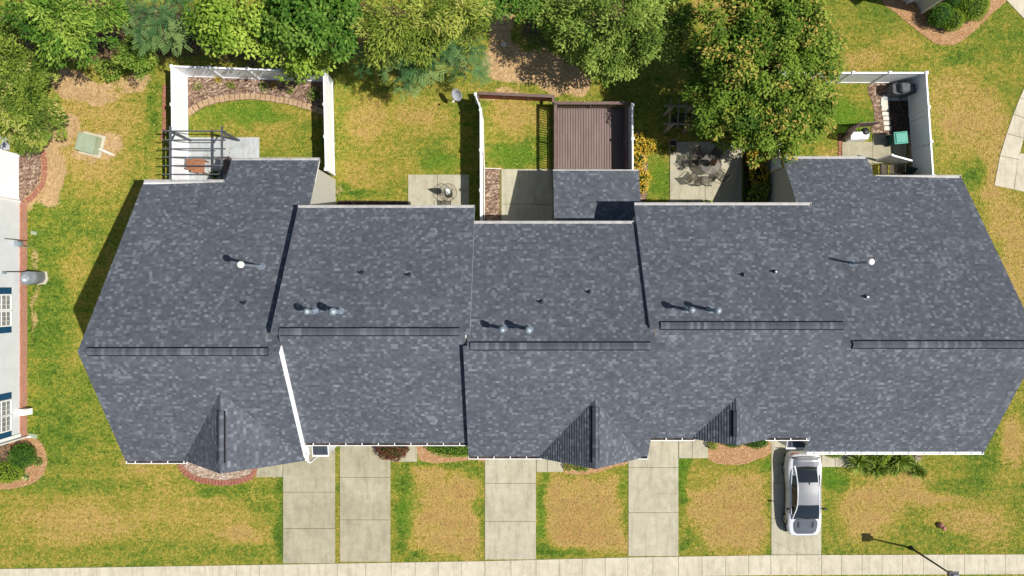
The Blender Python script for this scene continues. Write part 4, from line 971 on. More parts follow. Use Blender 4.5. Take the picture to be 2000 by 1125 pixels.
# ------------------------------------------------------------------ pergolas
pg = empty('pergola', 'open grey painted pergola over the left patio', 'pergola', (-18, 7.6, 0))
for x in (-19.28, -16.38):
    mb = MB(); mb.bar((x, 9.12, 2.46), (x, 5.75, 2.46), .07, .17); mb.build('beam', M['beamgrey'], pg)
    for y in (8.85, 6.1):
        mb = MB(); mb.rbox((x, y, 1.22), .12, .12, 2.36); mb.build('post', M['beamgrey'], pg)
    mb = MB(); mb.bar((x, 8.8, 1.95), (x, 8.3, 2.4), .06, .08); mb.bar((x, 8.85, 1.95), (x-.02, 8.85, 1.95), .01); mb.build('brace', M['beamgrey'], pg)
for py in (256, 273.5, 290.5, 307, 323.5, 340.5):
    y = Y(py, 2.62); mb = MB(); mb.box(-19.62, -16.12, y-.025, y+.025, 2.55, 2.69); mb.build('rafter', M['beamgrey'], pg)
def bench_chair(name, label, mat, x, y, rz, sc=1):
    t = empty(name, label, 'chair', (0,0,0))
    s = MB(); 
    for i in range(5): s.box(-.27, .27, -.25+i*.105, -.16+i*.105, .40, .42)
    s.build('seat', mat, t)
    b_ = MB()
    for i in range(5): b_.rbox((-.22+i*.11, .33, .70), .095, .02, .62, 0, Matrix.Rotation(-.3, 3, 'X'))
    b_.build('backrest', mat, t)
    for sx in (-.31, .31):
        a_ = MB(); a_.box(sx-.05, sx+.05, -.3, .32, .62, .645); a_.build('armrest', mat, t)
        for yy in (-.25, .25):
            l_ = MB(); l_.box(sx-.03, sx+.03, yy-.03, yy+.03, .0, .619); l_.build('leg', mat, t)
    t.location = (x, y, .045); t.rotation_euler = (0, 0, rz); t.scale = (sc,)*3
    return t
c1 = bench_chair('wooden_armchair', 'reddish slatted wooden armchair under the grey pergola', M['wood'], X(398), Y(328), 1.5, 1.15)
c2 = bench_chair('wooden_armchair', 'darker wooden armchair half under the rear eave beside the pergola post', M['rail'], X(449), Y(325), -1.4, 1.15)
spiky('potted_plant', 'dark leafed spiky potted plant between the two wooden chairs', M['lf_box'], 420, 342, .42, .5, 70, .06)
wp = empty('pergola', 'weathered wooden arbor over a dark bench at the left edge of the rust tipped tree', 'pergola', (10.3, 10.2, 0))
for y in (Y(206, 2.3), Y(241, 2.3)):
    mb = MB(); mb.bar((X(1297, 2.3), y, 2.28), (X(1358, 2.3), y-.05, 2.28), .08, .15); mb.build('beam', M['weathered'], wp)
    for x in (X(1313, 2.1), X(1352, 2.1)):
        mb = MB(); mb.rbox((x, y, 1.1), .15, .15, 2.2); mb.build('post', M['weathered'], wp)
for px in (1311, 1327, 1342, 1356):
    mb = MB(); mb.bar((X(px, 2.4), Y(192, 2.4), 2.4), (X(px-4, 2.4), Y(251, 2.4), 2.4), .05, .09); mb.build('rafter', M['weathered'], wp)
mb = MB(); x0, x1 = X(1316, .45), X(1350, .45)
bn = empty('garden_bench', 'dark slatted swing bench beneath the weathered wooden arbor', 'bench', (X(1334), Y(235), 0))
for i in range(5): mb.box(X(1316,.5), X(1350,.5), Y(246,.5)+i*.1, Y(246,.5)+i*.1+.08, .45, .48)
mb.build('seat', M['frame'], bn)
mb = MB()
for i in range(4): mb.box(X(1316,.5), X(1350,.5), Y(226,.5), Y(226,.5)+.03, .55+i*.12, .64+i*.12)
mb.build('backrest', M['frame'], bn)
for x in (X(1316,.5), X(1350,.5)-.05):
    mb = MB(); mb.box(x, x+.05, Y(246,.5), Y(226,.5), 0, .449); mb.box(x, x+.05, Y(226,.5)+.031, Y(226,.5)+.06, 0, 1.05); mb.build('leg', M['frame'], bn)
#PART3
# ------------------------------------------------------------------ patio furniture
def sling_chair(name, label, x, y, rz, group=None, z=.045):
    t = empty(name, label, 'chair', (0,0,0), group); m = M['frame']
    for sx in (-.27, .27):
        f = MB(); f.tube([(sx, -.26, .0), (sx, -.27, .38), (sx, -.24, .43), (sx, .18, .40), (sx, .36, .95)], .014, 6, False)
        f.tube([(sx, .30, .0), (sx, .20, .40)], .014, 6, False); f.build('leg', m, t)
        a = MB(); a.tube([(sx*1.12, -.28, .40), (sx*1.15, -.22, .62), (sx*1.15, .20, .64), (sx, .27, .66)], .016, 6, False); a.build('armrest', m, t)
    f = MB(); f.tube([(-.27, .36, .95), (.27, .36, .95)], .014, 6); f.build('crossbar', m, t); f = MB(); f.tube([(-.27, -.26, .42), (.27, -.26, .42)], .014, 6); f.build('crossbar', m, t)
    s = MB(); s.box(-.258, .258, -.25, .17, .405, .412); s.build('seat', M['brownmesh'], t)
    b = MB(); b.raw([(-.258, .19, .42), (.258, .19, .42), (.258, .355, .94), (-.258, .355, .94), (-.258, .198, .416), (.258, .198, .416), (.258, .363, .936), (-.258, .363, .936)], [(0,1,2,3), (7,6,5,4), (0,4,5,1), (2,6,7,3), (1,5,6,2), (3,7,4,0)]); b.build('backrest', M['brownmesh'], t)
    t.location = (x, y, z); t.rotation_euler = (0, 0, rz); return t
tb = empty('patio_table', 'round smoked glass patio table on the big patio beside the yellow shrubs', 'table', (X(1381), Y(325), .045))
cx, cy = X(1381), Y(325); mb = MB(); mb.lathe((cx, cy, .745), [(.60, 0), (.60, .008)], 36); mb.build('tabletop', M['tabletop'], tb)
mb = MB(); mb.tube([(cx+.62*math.cos(a), cy+.62*math.sin(a), .75) for a in np.linspace(0, 2*PI, 37)], .02, 6, False); mb.build('rim', M['frame'], tb)
for i in range(4):
    a = PI/4+i*PI/2; mb = MB(); mb.tube([(cx+.55*math.cos(a), cy+.55*math.sin(a), .045), (cx+.25*math.cos(a), cy+.25*math.sin(a), .45), (cx+.5*math.cos(a), cy+.5*math.sin(a), .735)], .015, 6); mb.build('leg', M['frame'], tb)
def umbrella(name, label, x, y, h, r, mat, lean_=(0, 0)):
    t = empty(name, label, 'umbrella', (x, y, .045)); lx, ly = lean_
    top = Vector((x+lx, y+ly, h)); b = Vector((x, y, .05))
    mb = MB(); mb.tube([b, top], .022, 8); mb.build('pole', M['frame'], t)
    mb = MB(); mb.lathe((x, y, .045), [(.24, 0), (.24, .04), (.08, .07), (.04, .2)], 18); mb.build('base', M['frame'], t)
    mb = MB(); n = 40; rings = []
    for q_, rr in ((.42, .55), (.48, 1.0), (.65, .85), (.85, .5), (.99, .12)):
        c = b.lerp(top, q_); rings.append([(c.x+rr*r*(1+.28*math.cos(8*k*2*PI/n+q_*3))*math.cos(k*2*PI/n), c.y+rr*r*(1+.28*math.cos(8*k*2*PI/n+q_*3))*math.sin(k*2*PI/n), c.z+.03*math.cos(8*k*2*PI/n)) for k in range(n)])
    vs = [v for r_ in rings for v in r_]; fs = [(i*n+k, i*n+(k+1)%n, (i+1)*n+(k+1)%n, (i+1)*n+k) for i in range(4) for k in range(n)]+[tuple(range(4*n, 5*n))]
    mb.raw(vs, fs, True); mb.build('canopy', mat, t); return t
umbrella('closed_umbrella', 'closed brown patio umbrella standing through the round glass table', cx, cy, 2.15, .17, M['canopyt'])
for i, (px, py, rz, lb) in enumerate(((1353,318,1.35,'sling patio chair pushed back on the left side of the glass table'), (1352,351,2.35,'sling patio chair at the lower left, nearest the lawn, of the glass table set'),
        (1374,356,3.0,'sling patio chair directly below the round glass table'), (1404,346,-2.3,'sling patio chair at the lower right of the glass table, by the house shade'),
        (1397,300,-.6,'sling patio chair above the glass table, half under the tree branches'), (1359,305,.6,'sling patio chair above left of the glass table in dappled shade'))):
    sling_chair('patio_chair', lb, X(px), Y(py), rz, 'sling chairs round the glass patio table')
bt = empty('patio_table', 'round wire mesh bistro table on the small square patio', 'table', (X(877), Y(379), .045)); cx, cy = X(877), Y(379)
mb = MB(); mb.tube([(cx+.52*math.cos(a), cy+.52*math.sin(a), .72) for a in np.linspace(0, 2*PI, 33)], .014, 6, False); mb.build('rim', M['frame'], bt)
mb = MB()
for i in range(-12, 13):
    o = i*.042; hl = math.sqrt(max(0, .51**2-o*o))
    mb.bar((cx+o, cy-hl, .722), (cx+o, cy+hl, .722), .003, .003); mb.bar((cx-hl, cy+o, .718), (cx+hl, cy+o, .718), .003, .003)
for i in range(4): a = i*PI/2+.3; mb.bar((cx, cy, .715), (cx+.5*math.cos(a), cy+.5*math.sin(a), .715), .014)
mb.build('mesh_top', M['frame'], bt)
for i in range(4):
    a = i*PI/2+.8; mb = MB(); mb.tube([(cx+.42*math.cos(a), cy+.42*math.sin(a), .045), (cx+.1*math.cos(a), cy+.1*math.sin(a), .4), (cx+.35*math.cos(a), cy+.35*math.sin(a), .715)], .012, 6); mb.build('leg', M['frame'], bt)
umbrella('closed_umbrella', 'closed white umbrella with folded pleats in the wire bistro table', cx, cy, 1.95, .17, M['canopyw'], (.0, .0))
sling_chair('patio_chair', 'dark metal chair at the eave edge below the wire bistro table', X(872), Y(403), PI, None)
pl = empty('planter_box', 'square planting hole of two dark cells at the upper left patio corner', 'planter', (X(1314), Y(286), 0))
mb = MB(); x0, x1, y0, y1 = X(1306), X(1321), Y(299), Y(274)
for a in (x0, x1-.05): mb.box(a, a+.05, y0, y1, 0, .2)
for b in (y0, (y0+y1)/2-.025, y1-.05): mb.box(x0+.051, x1-.051, b, b+.05, 0, .199)
mb.build('frame', M['weathered'], pl)
mb = MB(); mb.box(x0+.05, x1-.05, y0+.05, y1-.05, 0, .12); mb.build('soil', M['mulch_dark'], pl)
bush('shrub', 'tiny golden green plant in the lower cell of the square planter', M['lf_yelgreen'], 1314, 292, 5, .4, leaf=.06, dens=900, core=False)

# ------------------------------------------------------------------ dish, lamp, bins and boxes
ds = empty('satellite_dish', 'pale grey satellite dish on a short post on the rear lawn', 'satellite dish', (X(897), Y(200), 0))
bx, by = X(897), Y(200); mb = MB(); mb.tube([(bx, by, -.1), (bx, by, 1.15)], .03, 8); mb.build('post', M['galv'], ds)
ax = Vector((-.45, -.55, .62)).normalized(); q = ax.to_track_quat('Z', 'Y').to_matrix(); c = Vector((bx-.02, by+.10, 1.32)); mb = MB()
R = [(0.001, 0), (.12, .008), (.22, .028), (.30, .055), (.355, .08)]; n = 28; vs = []; fs = []
for r, z in R:
    for k in range(n): vs.append(c + q @ Vector((r*math.cos(2*PI*k/n), r*1.12*math.sin(2*PI*k/n), z)))
for r, z in R[::-1]:
    for k in range(n): vs.append(c + q @ Vector((r*math.cos(2*PI*k/n), r*1.12*math.sin(2*PI*k/n), z-.012)))
for i in range(len(R)*2-1):
    for k in range(n): fs.append((i*n+k, i*n+(k+1)%n, (i+1)*n+(k+1)%n, (i+1)*n+k))
mb.raw(vs, fs, True); mb.build('reflector', M['greylight'] if 'greylight' in M else M['galv'], ds)
mb = MB(); e = c + q @ Vector((0, -.30, .02)); f_ = c + ax*.42 + Vector((0, -.22, -.1)); mb.tube([e, f_], .015, 6); mb.build('feed_arm', M['white'], ds)
mb = MB(); mb.rbox(f_, .09, .09, .10, .6); mb.build('receiver', M['white'], ds)

lp = empty('street_lamp', 'black street lamp with a square lantern head at the lower right by the sidewalk', 'street lamp', (X(1779), Y(1070), 0)); x, y = X(1779), Y(1070)
mb = MB(); mb.tube([(x, y, -.1), (x, y, .5), (x, y, 3.55)], [.075, .06, .045], 12); mb.lathe((x, y, 0), [(.14, 0), (.14, .06), (.09, .12), (.07, .3)], 12); mb.build('pole', M['tank'], lp)
mb = MB(); mb.rbox((x, y, 3.58), .20, .20, .07); mb.rbox((x, y, 4.03), .50, .50, .05); mb.rbox((x, y, 4.11), .46, .46, .10, taper=.45)
for a in (-1, 1):
    for b in (-1, 1): mb.bar((x+a*.11, y+b*.11, 3.6), (x+a*.17, y+b*.17, 4.01), .02)
mb.build('lantern', M['lampgrey'] if 'lampgrey' in M else M['beamgrey'], lp)
mb = MB(); mb.rbox((x, y, 3.81), .26, .26, .38); mb.build('lantern_glass', M['glass'], lp)
tr = empty('transformer_box', 'pale green utility transformer box tilted on the bare rear lawn', 'utility box', (X(176), Y(285), 0))
ra = -.24; mb = MB(); mb.rbox((X(181), Y(283), .03), 1.35, 1.35, .10, ra); mb.build('pad', M['conc_pale'], tr)
mb = MB(); mb.rbox((X(182), Y(283.5), .36), 1.0, 1.05, .58, ra); mb.build('cabinet', M['tgreen'], tr)
mb = MB(); mb.rbox((X(182)+.01, Y(283.5)+.26, .665), 1.06, .53, .035, ra); mb.rbox((X(182)-.12, Y(283.5)-.26, .66), 1.06, .52, .025, ra); mb.build('lid', M['tgreen'], tr)
dp = empty('downspout_block', 'white concrete splash pipe lying beside the green transformer box', 'pipe', (X(210), Y(297), 0))
mb = MB(); a = Vector((X(197), Y(292), .10)); b = Vector((X(225), Y(304), .05)); mb.tube([a, a.lerp(b, .35)], .10, 10); mb.tube([a.lerp(b, .35), b], [.11, .04], 10); mb.build('pipe', M['stonew'], dp)

ac = empty('utility_unit', 'rounded grey utility cabinet with a domed top on a pad against the brick wall', 'utility cabinet', (X(77), Y(543), 0))
mb = MB(); mb.prism([(-28.95, Y(556)), (-28.95, Y(530)), (X(92), Y(530.5)), (X(95), Y(545)), (X(90), Y(555))], -.05, .08); mb.build('pad', M['conc_pale'], ac)
mb = MB(); pts = poly((60,556),(58,545),(60,532),(72,530),(90,532),(91,544),(87,552),(72,556)); mb.prism(pts, .08, .75)
P2 = [(a*.94+X(75)*.06, b*.94+Y(543)*.06) for a, b in pts]; mb.prism(P2, .75, .84); mb.build('cabinet', M['greyplastic'], ac)
mb = MB(); mb.lathe((X(69), Y(544), .84), [(.24, 0), (.25, .05), (.20, .02), (.16, .015)], 20); mb.build('top_ring', M['galv'], ac)
mb = MB(); mb.lathe((X(68), Y(547), .86), [(.085, 0), (.08, .05), (.04, .07), (.002, .075)], 14); mb.build('dome', M['cap_white'], ac)
mt = empty('utility_meter', 'small grey meter box with an upright conduit on the far left brick wall', 'utility meter', (-29.0, Y(477), 0))
mb = MB(); mb.box(-29.1, -28.88, Y(481, 1), Y(471, 1), .7, 1.1); mb.lathe((-28.86, Y(476, 1), .95), [(.10, -.1), (.10, .1)], 12); mb.build('meter_box', M['galv'], mt)
mb = MB(); mb.tube([(-29.05, Y(470.5), .1), (-29.05, Y(470.5), 1.9)], .022, 8); mb.build('conduit', M['frame'], mt)
mb = MB(); mb.tube([(-28.95, Y(482), 0), (-28.95, Y(482), .7)], .04, 8); mb.build('gas_pipe', M['chrome'], mt)
cb = empty('cable_box', 'small grey cable box above the grey cabinet, with a dark conduit down the brick', 'cable box', (-29.1, Y(532), 0))
mb = MB(); mb.box(-29.125, -29.05, Y(535, 2), Y(530, 2), 1.75, 2.05); mb.build('box', M['galv'], cb)
mb = MB(); mb.tube([(-29.09, Y(531), .3), (-29.09, Y(532), 1.74)], .03, 8); mb.tube([(-29.09, Y(531), .3), (-28.95, Y(531), .12)], .03, 8); mb.build('conduit', M['frame'], cb)
vb = empty('wall_vent_box', 'cream hooded box on the brick wall above the round mulch bed', 'vent box', (-29, Y(801), 0))
mb = MB(); mb.raw([(-29.11, Y(808), .25), (-29.11, Y(795), .25), (-29.11, Y(795), .75), (-29.11, Y(808), .75), (-28.62, Y(807.5), .25), (-28.62, Y(795.5), .25), (-28.72, Y(796), .72), (-28.72, Y(807), .72)], [(0,1,2,3), (4,7,6,5), (0,4,5,1), (3,2,6,7), (1,5,6,2), (0,3,7,4)]); mb.build('hood', M['cap_white'], vb)
for lb, px, py, sx, sy_ in (('pale green flat ground box beside the downspout of the far left house', 65, 851, .5, .26), ('pale grey green ground box in the grass near the meter', 67, 455, .34, .2)):
    o = empty('ground_box', lb, 'utility cover', (X(px), Y(py), 0)); mb = MB(); mb.rbox((X(px), Y(py), .03), sx, sy_, .1, -.15); mb.rbox((X(px), Y(py), .085), sx*.9, sy_*.85, .02, -.15); mb.build('lid', M['tgreen'], o)
o = empty('downspout', 'white downspout elbow at the lower corner of the far left house', 'downspout', (-28.95, Y(849), 0))
mb = MB(); mb.bar((-29.0, Y(849)-.1, .15), (-28.85, Y(849)-.12, .06), .09, .07); mb.bar((-29.04, Y(849)-.1, .15), (-29.04, Y(849)-.1, 5.4), .08, .06); mb.build('spout', M['trim'], o)

def wheelie(name, label, x, y, rz, body, lid):
    t = empty(name, label, 'wheeled bin', (0,0,0))
    mb = MB(); v = []
    for z, sx, sy_ in ((.08, .24, .24), (.95, .31, .34)):
        v += [(-sx, -sy_, z), (sx, -sy_, z), (sx, sy_, z), (-sx, sy_, z)]
    mb.raw(v, [(0,3,2,1), (0,1,5,4), (1,2,6,5), (2,3,7,6), (3,0,4,7), (4,5,6,7)]); mb.rbox((0, 0, .93), .66, .72, .06); mb.build('body', body, t)
    l = MB(); l.rbox((.0, -.01, .985), .70, .78, .05); l.rbox((.0, 0, 1.03), .64, .70, .06, taper=.82)
    for i in (-1, 0, 1): l.rbox((i*.13, .02, 1.066), .05, .34, .02)
    lo = l.build('lid', lid, t)
    h = MB(); h.tube([(-.25, .40, .99), (.25, .40, .99)], .018, 8); h.build('handle', body, t)
    for sx in (-.27, .27):
        w_ = MB(); w_.tube([(sx-.03, .27, .12), (sx+.03, .27, .12)], .12, 14); w_.build('wheel', M['tyre'], t)
    t.location = (x, y, .05); t.rotation_euler = (0, 0, rz); return t
wheelie('wheeled_bin', 'dark green wheeled bin with a bright green lid beside the right white fence', X(1740), Y(276.5), PI/2+.09, M['darkgreenp'], M['teal'])

gr = empty('covered_grill', 'barbecue grill under a charcoal fabric cover in the corner of the right white fence', 'grill', (X(1752), Y(182), 0)); x, y = X(1738)+.35, Y(185)+.12
def cover(mb, secs):
    n = len(secs[0]); vs = [p for s in secs for p in s]
    fs = [(i*n+k, i*n+(k+1)%n, (i+1)*n+(k+1)%n, (i+1)*n+k) for i in range(len(secs)-1) for k in range(n)]+[tuple(range((len(secs)-1)*n, len(secs)*n))]
    return mb.raw(vs, fs)
secs = []
for z, sx, sy_, ox in ((.05, .62, .30, 0), (.55, .66, .33, 0), (.86, .66, .33, 0), (.90, .40, .33, .05), (1.12, .36, .28, .05), (1.18, .30, .2, .05)):
    secs.append([(x+ox+sx*a*(1+.05*math.sin(i*2.3+z*5)), y+sy_*b*(1+.06*math.cos(i*1.7+z*4)), z+.02*math.sin(i*1.9)) for i, (a, b) in enumerate(((-1,-.8),(-.6,-1),(0,-.94),(.6,-1),(1,-.8),(1,.8),(.6,1),(0,.93),(-.6,1),(-1,.8)))])
mb = MB(); cover(mb, secs); mb.build('fabric_cover', M['greycover'], gr)
mb = MB(); mb.rbox((X(1731), Y(191), .03), .45, .35, .07, 0); mb.rbox((X(1748), Y(191), .03), .5, .4, .07, 0); mb.rbox((X(1766), Y(191), .03), .4, .35, .07, 0); tag(mb.build('paving_slabs', M['conc_grey']), 'grey paving slabs under the covered grill', 'paving')
for i, (px, py, s) in enumerate(((1727,195,.30),(1726.5,203,.27),(1728,211.5,.34),(1729,222.5,.26),(1730.5,231.5,.27),(1731.5,241,.27),(1733,251,.28))):
    mb = MB(); mb.rbox((X(px), Y(py), .03), .42, s*.85, .06, -.03); tag(mb.build('stepping_stone', M['stonew']), f'pale stepping stone, {("nearest the grill", "second below the grill", "the largest, third below the grill", "the middle one of the row", "third from the patio end", "second from the patio end", "nearest the patio with the bin")[i]}', 'stepping stone', 'stepping stones beside the dark mulch')
ls = empty('lattice_screen', 'dark brown folding lattice screen around the white box', 'screen', (X(1662), Y(255), 0))
def lattice(p, q_, h, mat):
    p = Vector((*p, .05)); q_ = Vector((*q_, .05)); L = (q_-p).length; mb = MB(); up = Vector((0,0,h)); d = (q_-p)
    for a, b in ((p, q_), (p+up, q_+up), (p, p+up), (q_, q_+up)): mb.bar(a, b, .04, .04) if a.z == b.z else mb.bar(a, b, .05)
    n = int(L/.11)+int(h/.11)
    for k in range(1, n):
        s0 = k*.11
        for sgn in (1, -1):
            a0, b0 = (max(0, s0-h), min(h, s0)), (min(L, s0), max(0, s0-L))
            u0, v0, u1, v1 = a0[0], a0[1], b0[0], b0[1]
            if sgn < 0: u0, u1 = L-u0, L-u1
            mb.bar(p+d*(u0/L)+Vector((0,0,v0)), p+d*(u1/L)+Vector((0,0,v1)), .028, .012)
    mb.build('lattice_panel', mat, ls)
lattice((X(1641), Y(275)), (X(1661), Y(249)), 1.15, M['rail']); lattice((X(1662), Y(249)), (X(1700), Y(246.5)), 1.0, M['rail'])
wb = empty('white_box', 'white storage box with a dark strap in front of the lattice screen', 'storage box', (X(1668), Y(270), 0))
mb = MB(); mb.rbox((X(1659), Y(270), .38), .55, .48, .66, .0, taper=.92); mb.rbox((X(1676), Y(269.5), .38), .50, .46, .66, -.0, taper=.95); mb.build('body', M['white'], wb)
mb = MB(); mb.rbox((X(1667.5), Y(270), .36), .05, .44, .62); mb.build('strap', M['tank'], wb)
kt = empty('kettle_grill', 'small round black kettle grill behind the white box', 'grill', (X(1680), Y(261), 0)); x, y = X(1679), Y(262)
mb = MB(); mb.lathe((x, y, .55), [(.01, -.16), (.18, -.08), (.24, .03), (.24, .05)], 20); mb.build('bowl', M['tank'], kt)
mb = MB(); mb.lathe((x, y, .60), [(.245, .0), (.22, .10), (.12, .17), (.01, .19)], 20); mb.build('lid', M['tank'], kt)
for i in range(3):
    a = i*2.1; mb = MB(); mb.tube([(x+.12*math.cos(a), y+.12*math.sin(a), .45), (x+.24*math.cos(a), y+.24*math.sin(a), .05)], .012, 6); mb.build('leg', M['tank'], kt)
mb = MB(); mb.prism(poly((1686,262),(1698,259),(1697,268),(1690,272),(1684,270)), .045, .07); tag(mb.build('paving_stone', M['conc_grey']), 'grey irregular paving stone right of the white box', 'paving')
hk = empty('shepherd_hook', 'thin black shepherd hook standing against the right white fence', 'garden hook', (X(1776), Y(239), 0))
mb = MB(); x, y = X(1776), Y(239); mb.tube([(x, y, 0), (x, y, 1.45), (x+.02, y+.06, 1.62), (x+.02, y-.1, 1.68), (x+.02, y-.2, 1.58)], .012, 6); mb.build('rod', M['tank'], hk)
for i, (px, py) in enumerate(((1716,333),(1738,333))):
    sling_chair('garden_chair', ('grey framed garden chair at the left beside the rear eave near the fence', 'grey framed garden chair next to the covered umbrella by the rear eave')[i], X(px), Y(py), PI/2 if i == 0 else -PI/2, None)
cu = empty('covered_umbrella', 'dark green folded patio umbrella slumped against the fence by the rear eave', 'umbrella', (X(1768), Y(338), 0)); x, y = X(1764), Y(338)
mb = MB(); 
for i in range(7):
    a = i*.9; b0 = Vector((x+.25*math.cos(a), y+.3*math.sin(a), .05)); mb.tube([b0, Vector((x+.12*math.cos(a+.3), y+.15*math.sin(a+.3), .6)), Vector((x+.12, y+.05, 1.25))], [.13, .15, .04], 8)
mb.build('canopy', M['navy'], cu)
pd = MB()
wd = empty('fence_ornament', 'square dotted ornament of nine dark holes on the right white fence panel', 'ornament', (24.0, Y(280), 0))
mb = MB()
for i in range(3):
    for j in range(3): mb.rbox((23.97+.003*j, Y(277, 1.4)-.22+.22*i, 1.25+.22*j), .02, .06, .06)
mb.build('dots', M['tank'], wd)

# ------------------------------------------------------------------ shrubs and small plants
bush('clipped_shrub', 'dark green clipped round shrub in the mulch bed of the far left house', M['lf_box'], 41, 892, 24, 1.1, leaf=.06, dens=900)
bush('clipped_shrub', 'lime green low shrub below the dark round shrub at the left edge', M['lf_lime'], 10, 922, 34, .9, ay=.62, leaf=.07, dens=800)
bush('twiggy_shrub', 'brownish grey twiggy shrub left of the dark round shrub', M['lf_grey'], 6, 888, 17, .8, leaf=.06, dens=500, core=False)
bush('shrub', 'small green plant with a reddish centre on the left mulch bed', M['lf_mid'], 73, 902, 7, .4, leaf=.07, dens=900, core=False)
spiky('spiky_plant', 'pale yellow green spiky plant at the lower edge of the left mulch bed', M['lf_variegated'], 53, 931, .32, .3, 45, .06)
bush('purple_shrub', 'purple red barberry like shrub spilling over the path below the second house', M['lf_red'], 766, 876, 31, 1.0, ay=.75, leaf=.085, dens=700, rough=.14, acc=.06)
bush('hedge', 'long clipped green hedge under the front gutter of the second house', M['lf_hedge'], 893, 874, 26, .9, ax=2.3, ay=.72, leaf=.06, dens=800)
for px, py, r, lb in ((1110,910,9,'small lime plant left of the middle gable'), (1130,912,8,'small green plant just right of the lime plant below the middle gable'), (1143,914,6,'smallest green plant near the tip of the middle gable')):
    bush('shrub', lb, M['lf_yelgreen'] if px == 1110 else M['lf_mid'], px, py, r, .35, 'small plants below the middle gable', leaf=.07, dens=900, core=False)
bush('shrub', 'lime green plant at the left end of the mulch bed below the smallest gable', M['lf_yelgreen'], 1392, 868, 9, .45, leaf=.08, dens=800, core=False)
bush('clipped_shrub', 'low green shrub directly below the tip of the smallest gable', M['lf_box'], 1432, 866, 17, .7, ay=.45, leaf=.06, dens=900)
bush('clipped_shrub', 'low green shrub to the right of the tip of the smallest gable', M['lf_box'], 1478, 864, 23, .7, ay=.5, leaf=.06, dens=900)
bush('clipped_shrub', 'small low hedge right of the parked car under the solid gutter', M['lf_lime'], 1630, 884, 17, .5, ay=.6, leaf=.06, dens=900)
bush('clipped_shrub', 'round green shrub bulging between the yuccas under the right gutter', M['lf_lime'], 1718, 886, 21, 1.2, leaf=.06, dens=900)
for px, py, r, h, lb in ((1677,900,.95,1.1,'dark spiky yucca nearest the path right of the car'), (1695,890,.6,1.0,'dark yucca tucked against the left side of the round shrub'), (1712,916,.75,.8,'yellow green yucca below the round shrub'),
        (1747,912,.7,.8,'small bright yucca between the larger ones'), (1757,896,1.0,1.2,'tall yellow tipped yucca right of the round shrub'), (1772,902,.6,.9,'dark yucca left of the last small one'), (1790,918,.72,.6,'separate bright green yucca at the right end of the bed'), (1735,904,.5,.7,'dark low yucca beneath the round shrub')):
    spiky('yucca', lb, M['lf_yucca'], px, py, r, h, 170, .065, 'yuccas in the right front bed')
spiky('dried_plant', 'bleached cream coloured dry fronds at the gutter edge beside the yuccas', M['lf_dry'] if 'lf_dry' in M else M['lf_variegated'], 1787, 891, .45, .5, 40, .07)
for px, py, r, ht, lb in ((1246,277,14,.9,'upper left golden shrub next to the deck fence'), (1264,286,13,.9,'upper right golden shrub, brightest, nearest the lawn'), (1245,313,15,.8,'golden shrub in the middle of the row by the deck fence'), (1255,345,12,.8,'golden shrub beside the low rear roof'), (1254,366,9,.7,'smallest golden shrub nearest the house in the row')):
    bush('golden_shrub', lb, M['lf_yellow'], px, py, r, ht, 'golden shrubs beside the deck', leaf=.11, dens=420, rough=.2, clumpy=16, acc=.1)
for px, py, lb in ((1272,397,'small lime shrub at the rear gutter left of the patio'), (1381,398,'small lime shrub at the rear gutter below the patio table'), (1340,400,'low dark hedge strip plant along the rear gutter')):
    bush('shrub', lb, M['lf_lime'], px, py, 12, .5, leaf=.1, dens=420, core=False, ay=.5)
for px, py, r, lb in ((1480,310,17,'golden tipped shrub at the top of the shaded narrow bed'), (1481,342,17,'golden tipped shrub in the middle of the shaded narrow bed'), (1487,368,14,'golden green shrub below the middle one in the shaded narrow bed'), (1478,385,14,'greenest shrub at the bottom of the shaded narrow bed')):
    bush('golden_shrub', lb, M['lf_yellow'] if py < 360 else M['lf_yelgreen'], px, py, r, .9, 'golden tipped shrubs beside the beige wall', leaf=.12, dens=330, rough=.2, clumpy=14, acc=.1)
for i, (px, py) in enumerate(((1460,318),(1462,345),(1458,372))):
    spiky('fern', ('dark fern at the top left of the shaded narrow bed', 'dark fern in the middle of the shaded narrow bed', 'dark fern at the lower left of the shaded narrow bed')[i], M['lf_box'], px, py, .4, .3, 60, .06)
for px, py, r, mt_, lb in ((386,169,6,'lf_yelgreen','thin yellowish plant at the left of the wood chip garden'), (426,154,6,'lf_yellow','orange yellow plant against the back fence'), (451,166,6,'lf_yelgreen','olive plant second in the wood chip garden row'),
        (515,168,7,'lf_mid','green plant in the middle of the wood chip garden'), (533,167,5,'lf_yellow','small orange leaved plant right of the middle green plant'), (566,176,6,'lf_yelgreen','yellow leaved plant below the hanging branch'), (613,184,11,'lf_mid','largest plant, white flowered, near the right fence of the garden')):
    bush('garden_plant', lb, M[mt_], px, py, r, .35 if r < 10 else .6, 'plants in the wood chip garden', leaf=.07, dens=500, core=False, rough=.3, clumpy=6)
bush('shrub', 'rounded green shrub alone on bare soil below the top left tree', M['lf_mid'], 212, 137, 20, 1.0, leaf=.12, dens=380, core=False, rough=.2, ay=.9, clumpy=10)
for px, py, r, h, mt_, lb in ((1837,28,22,1.3,'lf_box','round clipped shrub touching the grey house corner'), (1862,38,21,1.1,'lf_lime','round clipped shrub at the tip of the top right mulch bed'), (1863,3,15,1.0,'lf_box','small clipped shrub behind the two round ones'), (1902,8,32,1.2,'lf_lime','largest clipped shrub at the top right edge of the picture')):
    bush('clipped_shrub', lb, M[mt_], px, py, r, h, 'clipped shrubs at the top right house', leaf=.06, dens=850)
bush('groundcover_bush', 'dark scraggly undergrowth beside the bare soil path under the soft green tree', M['lf_box'], 1062, 70, 26, .8, leaf=.1, dens=160, core=False, rough=.3, clumpy=20)
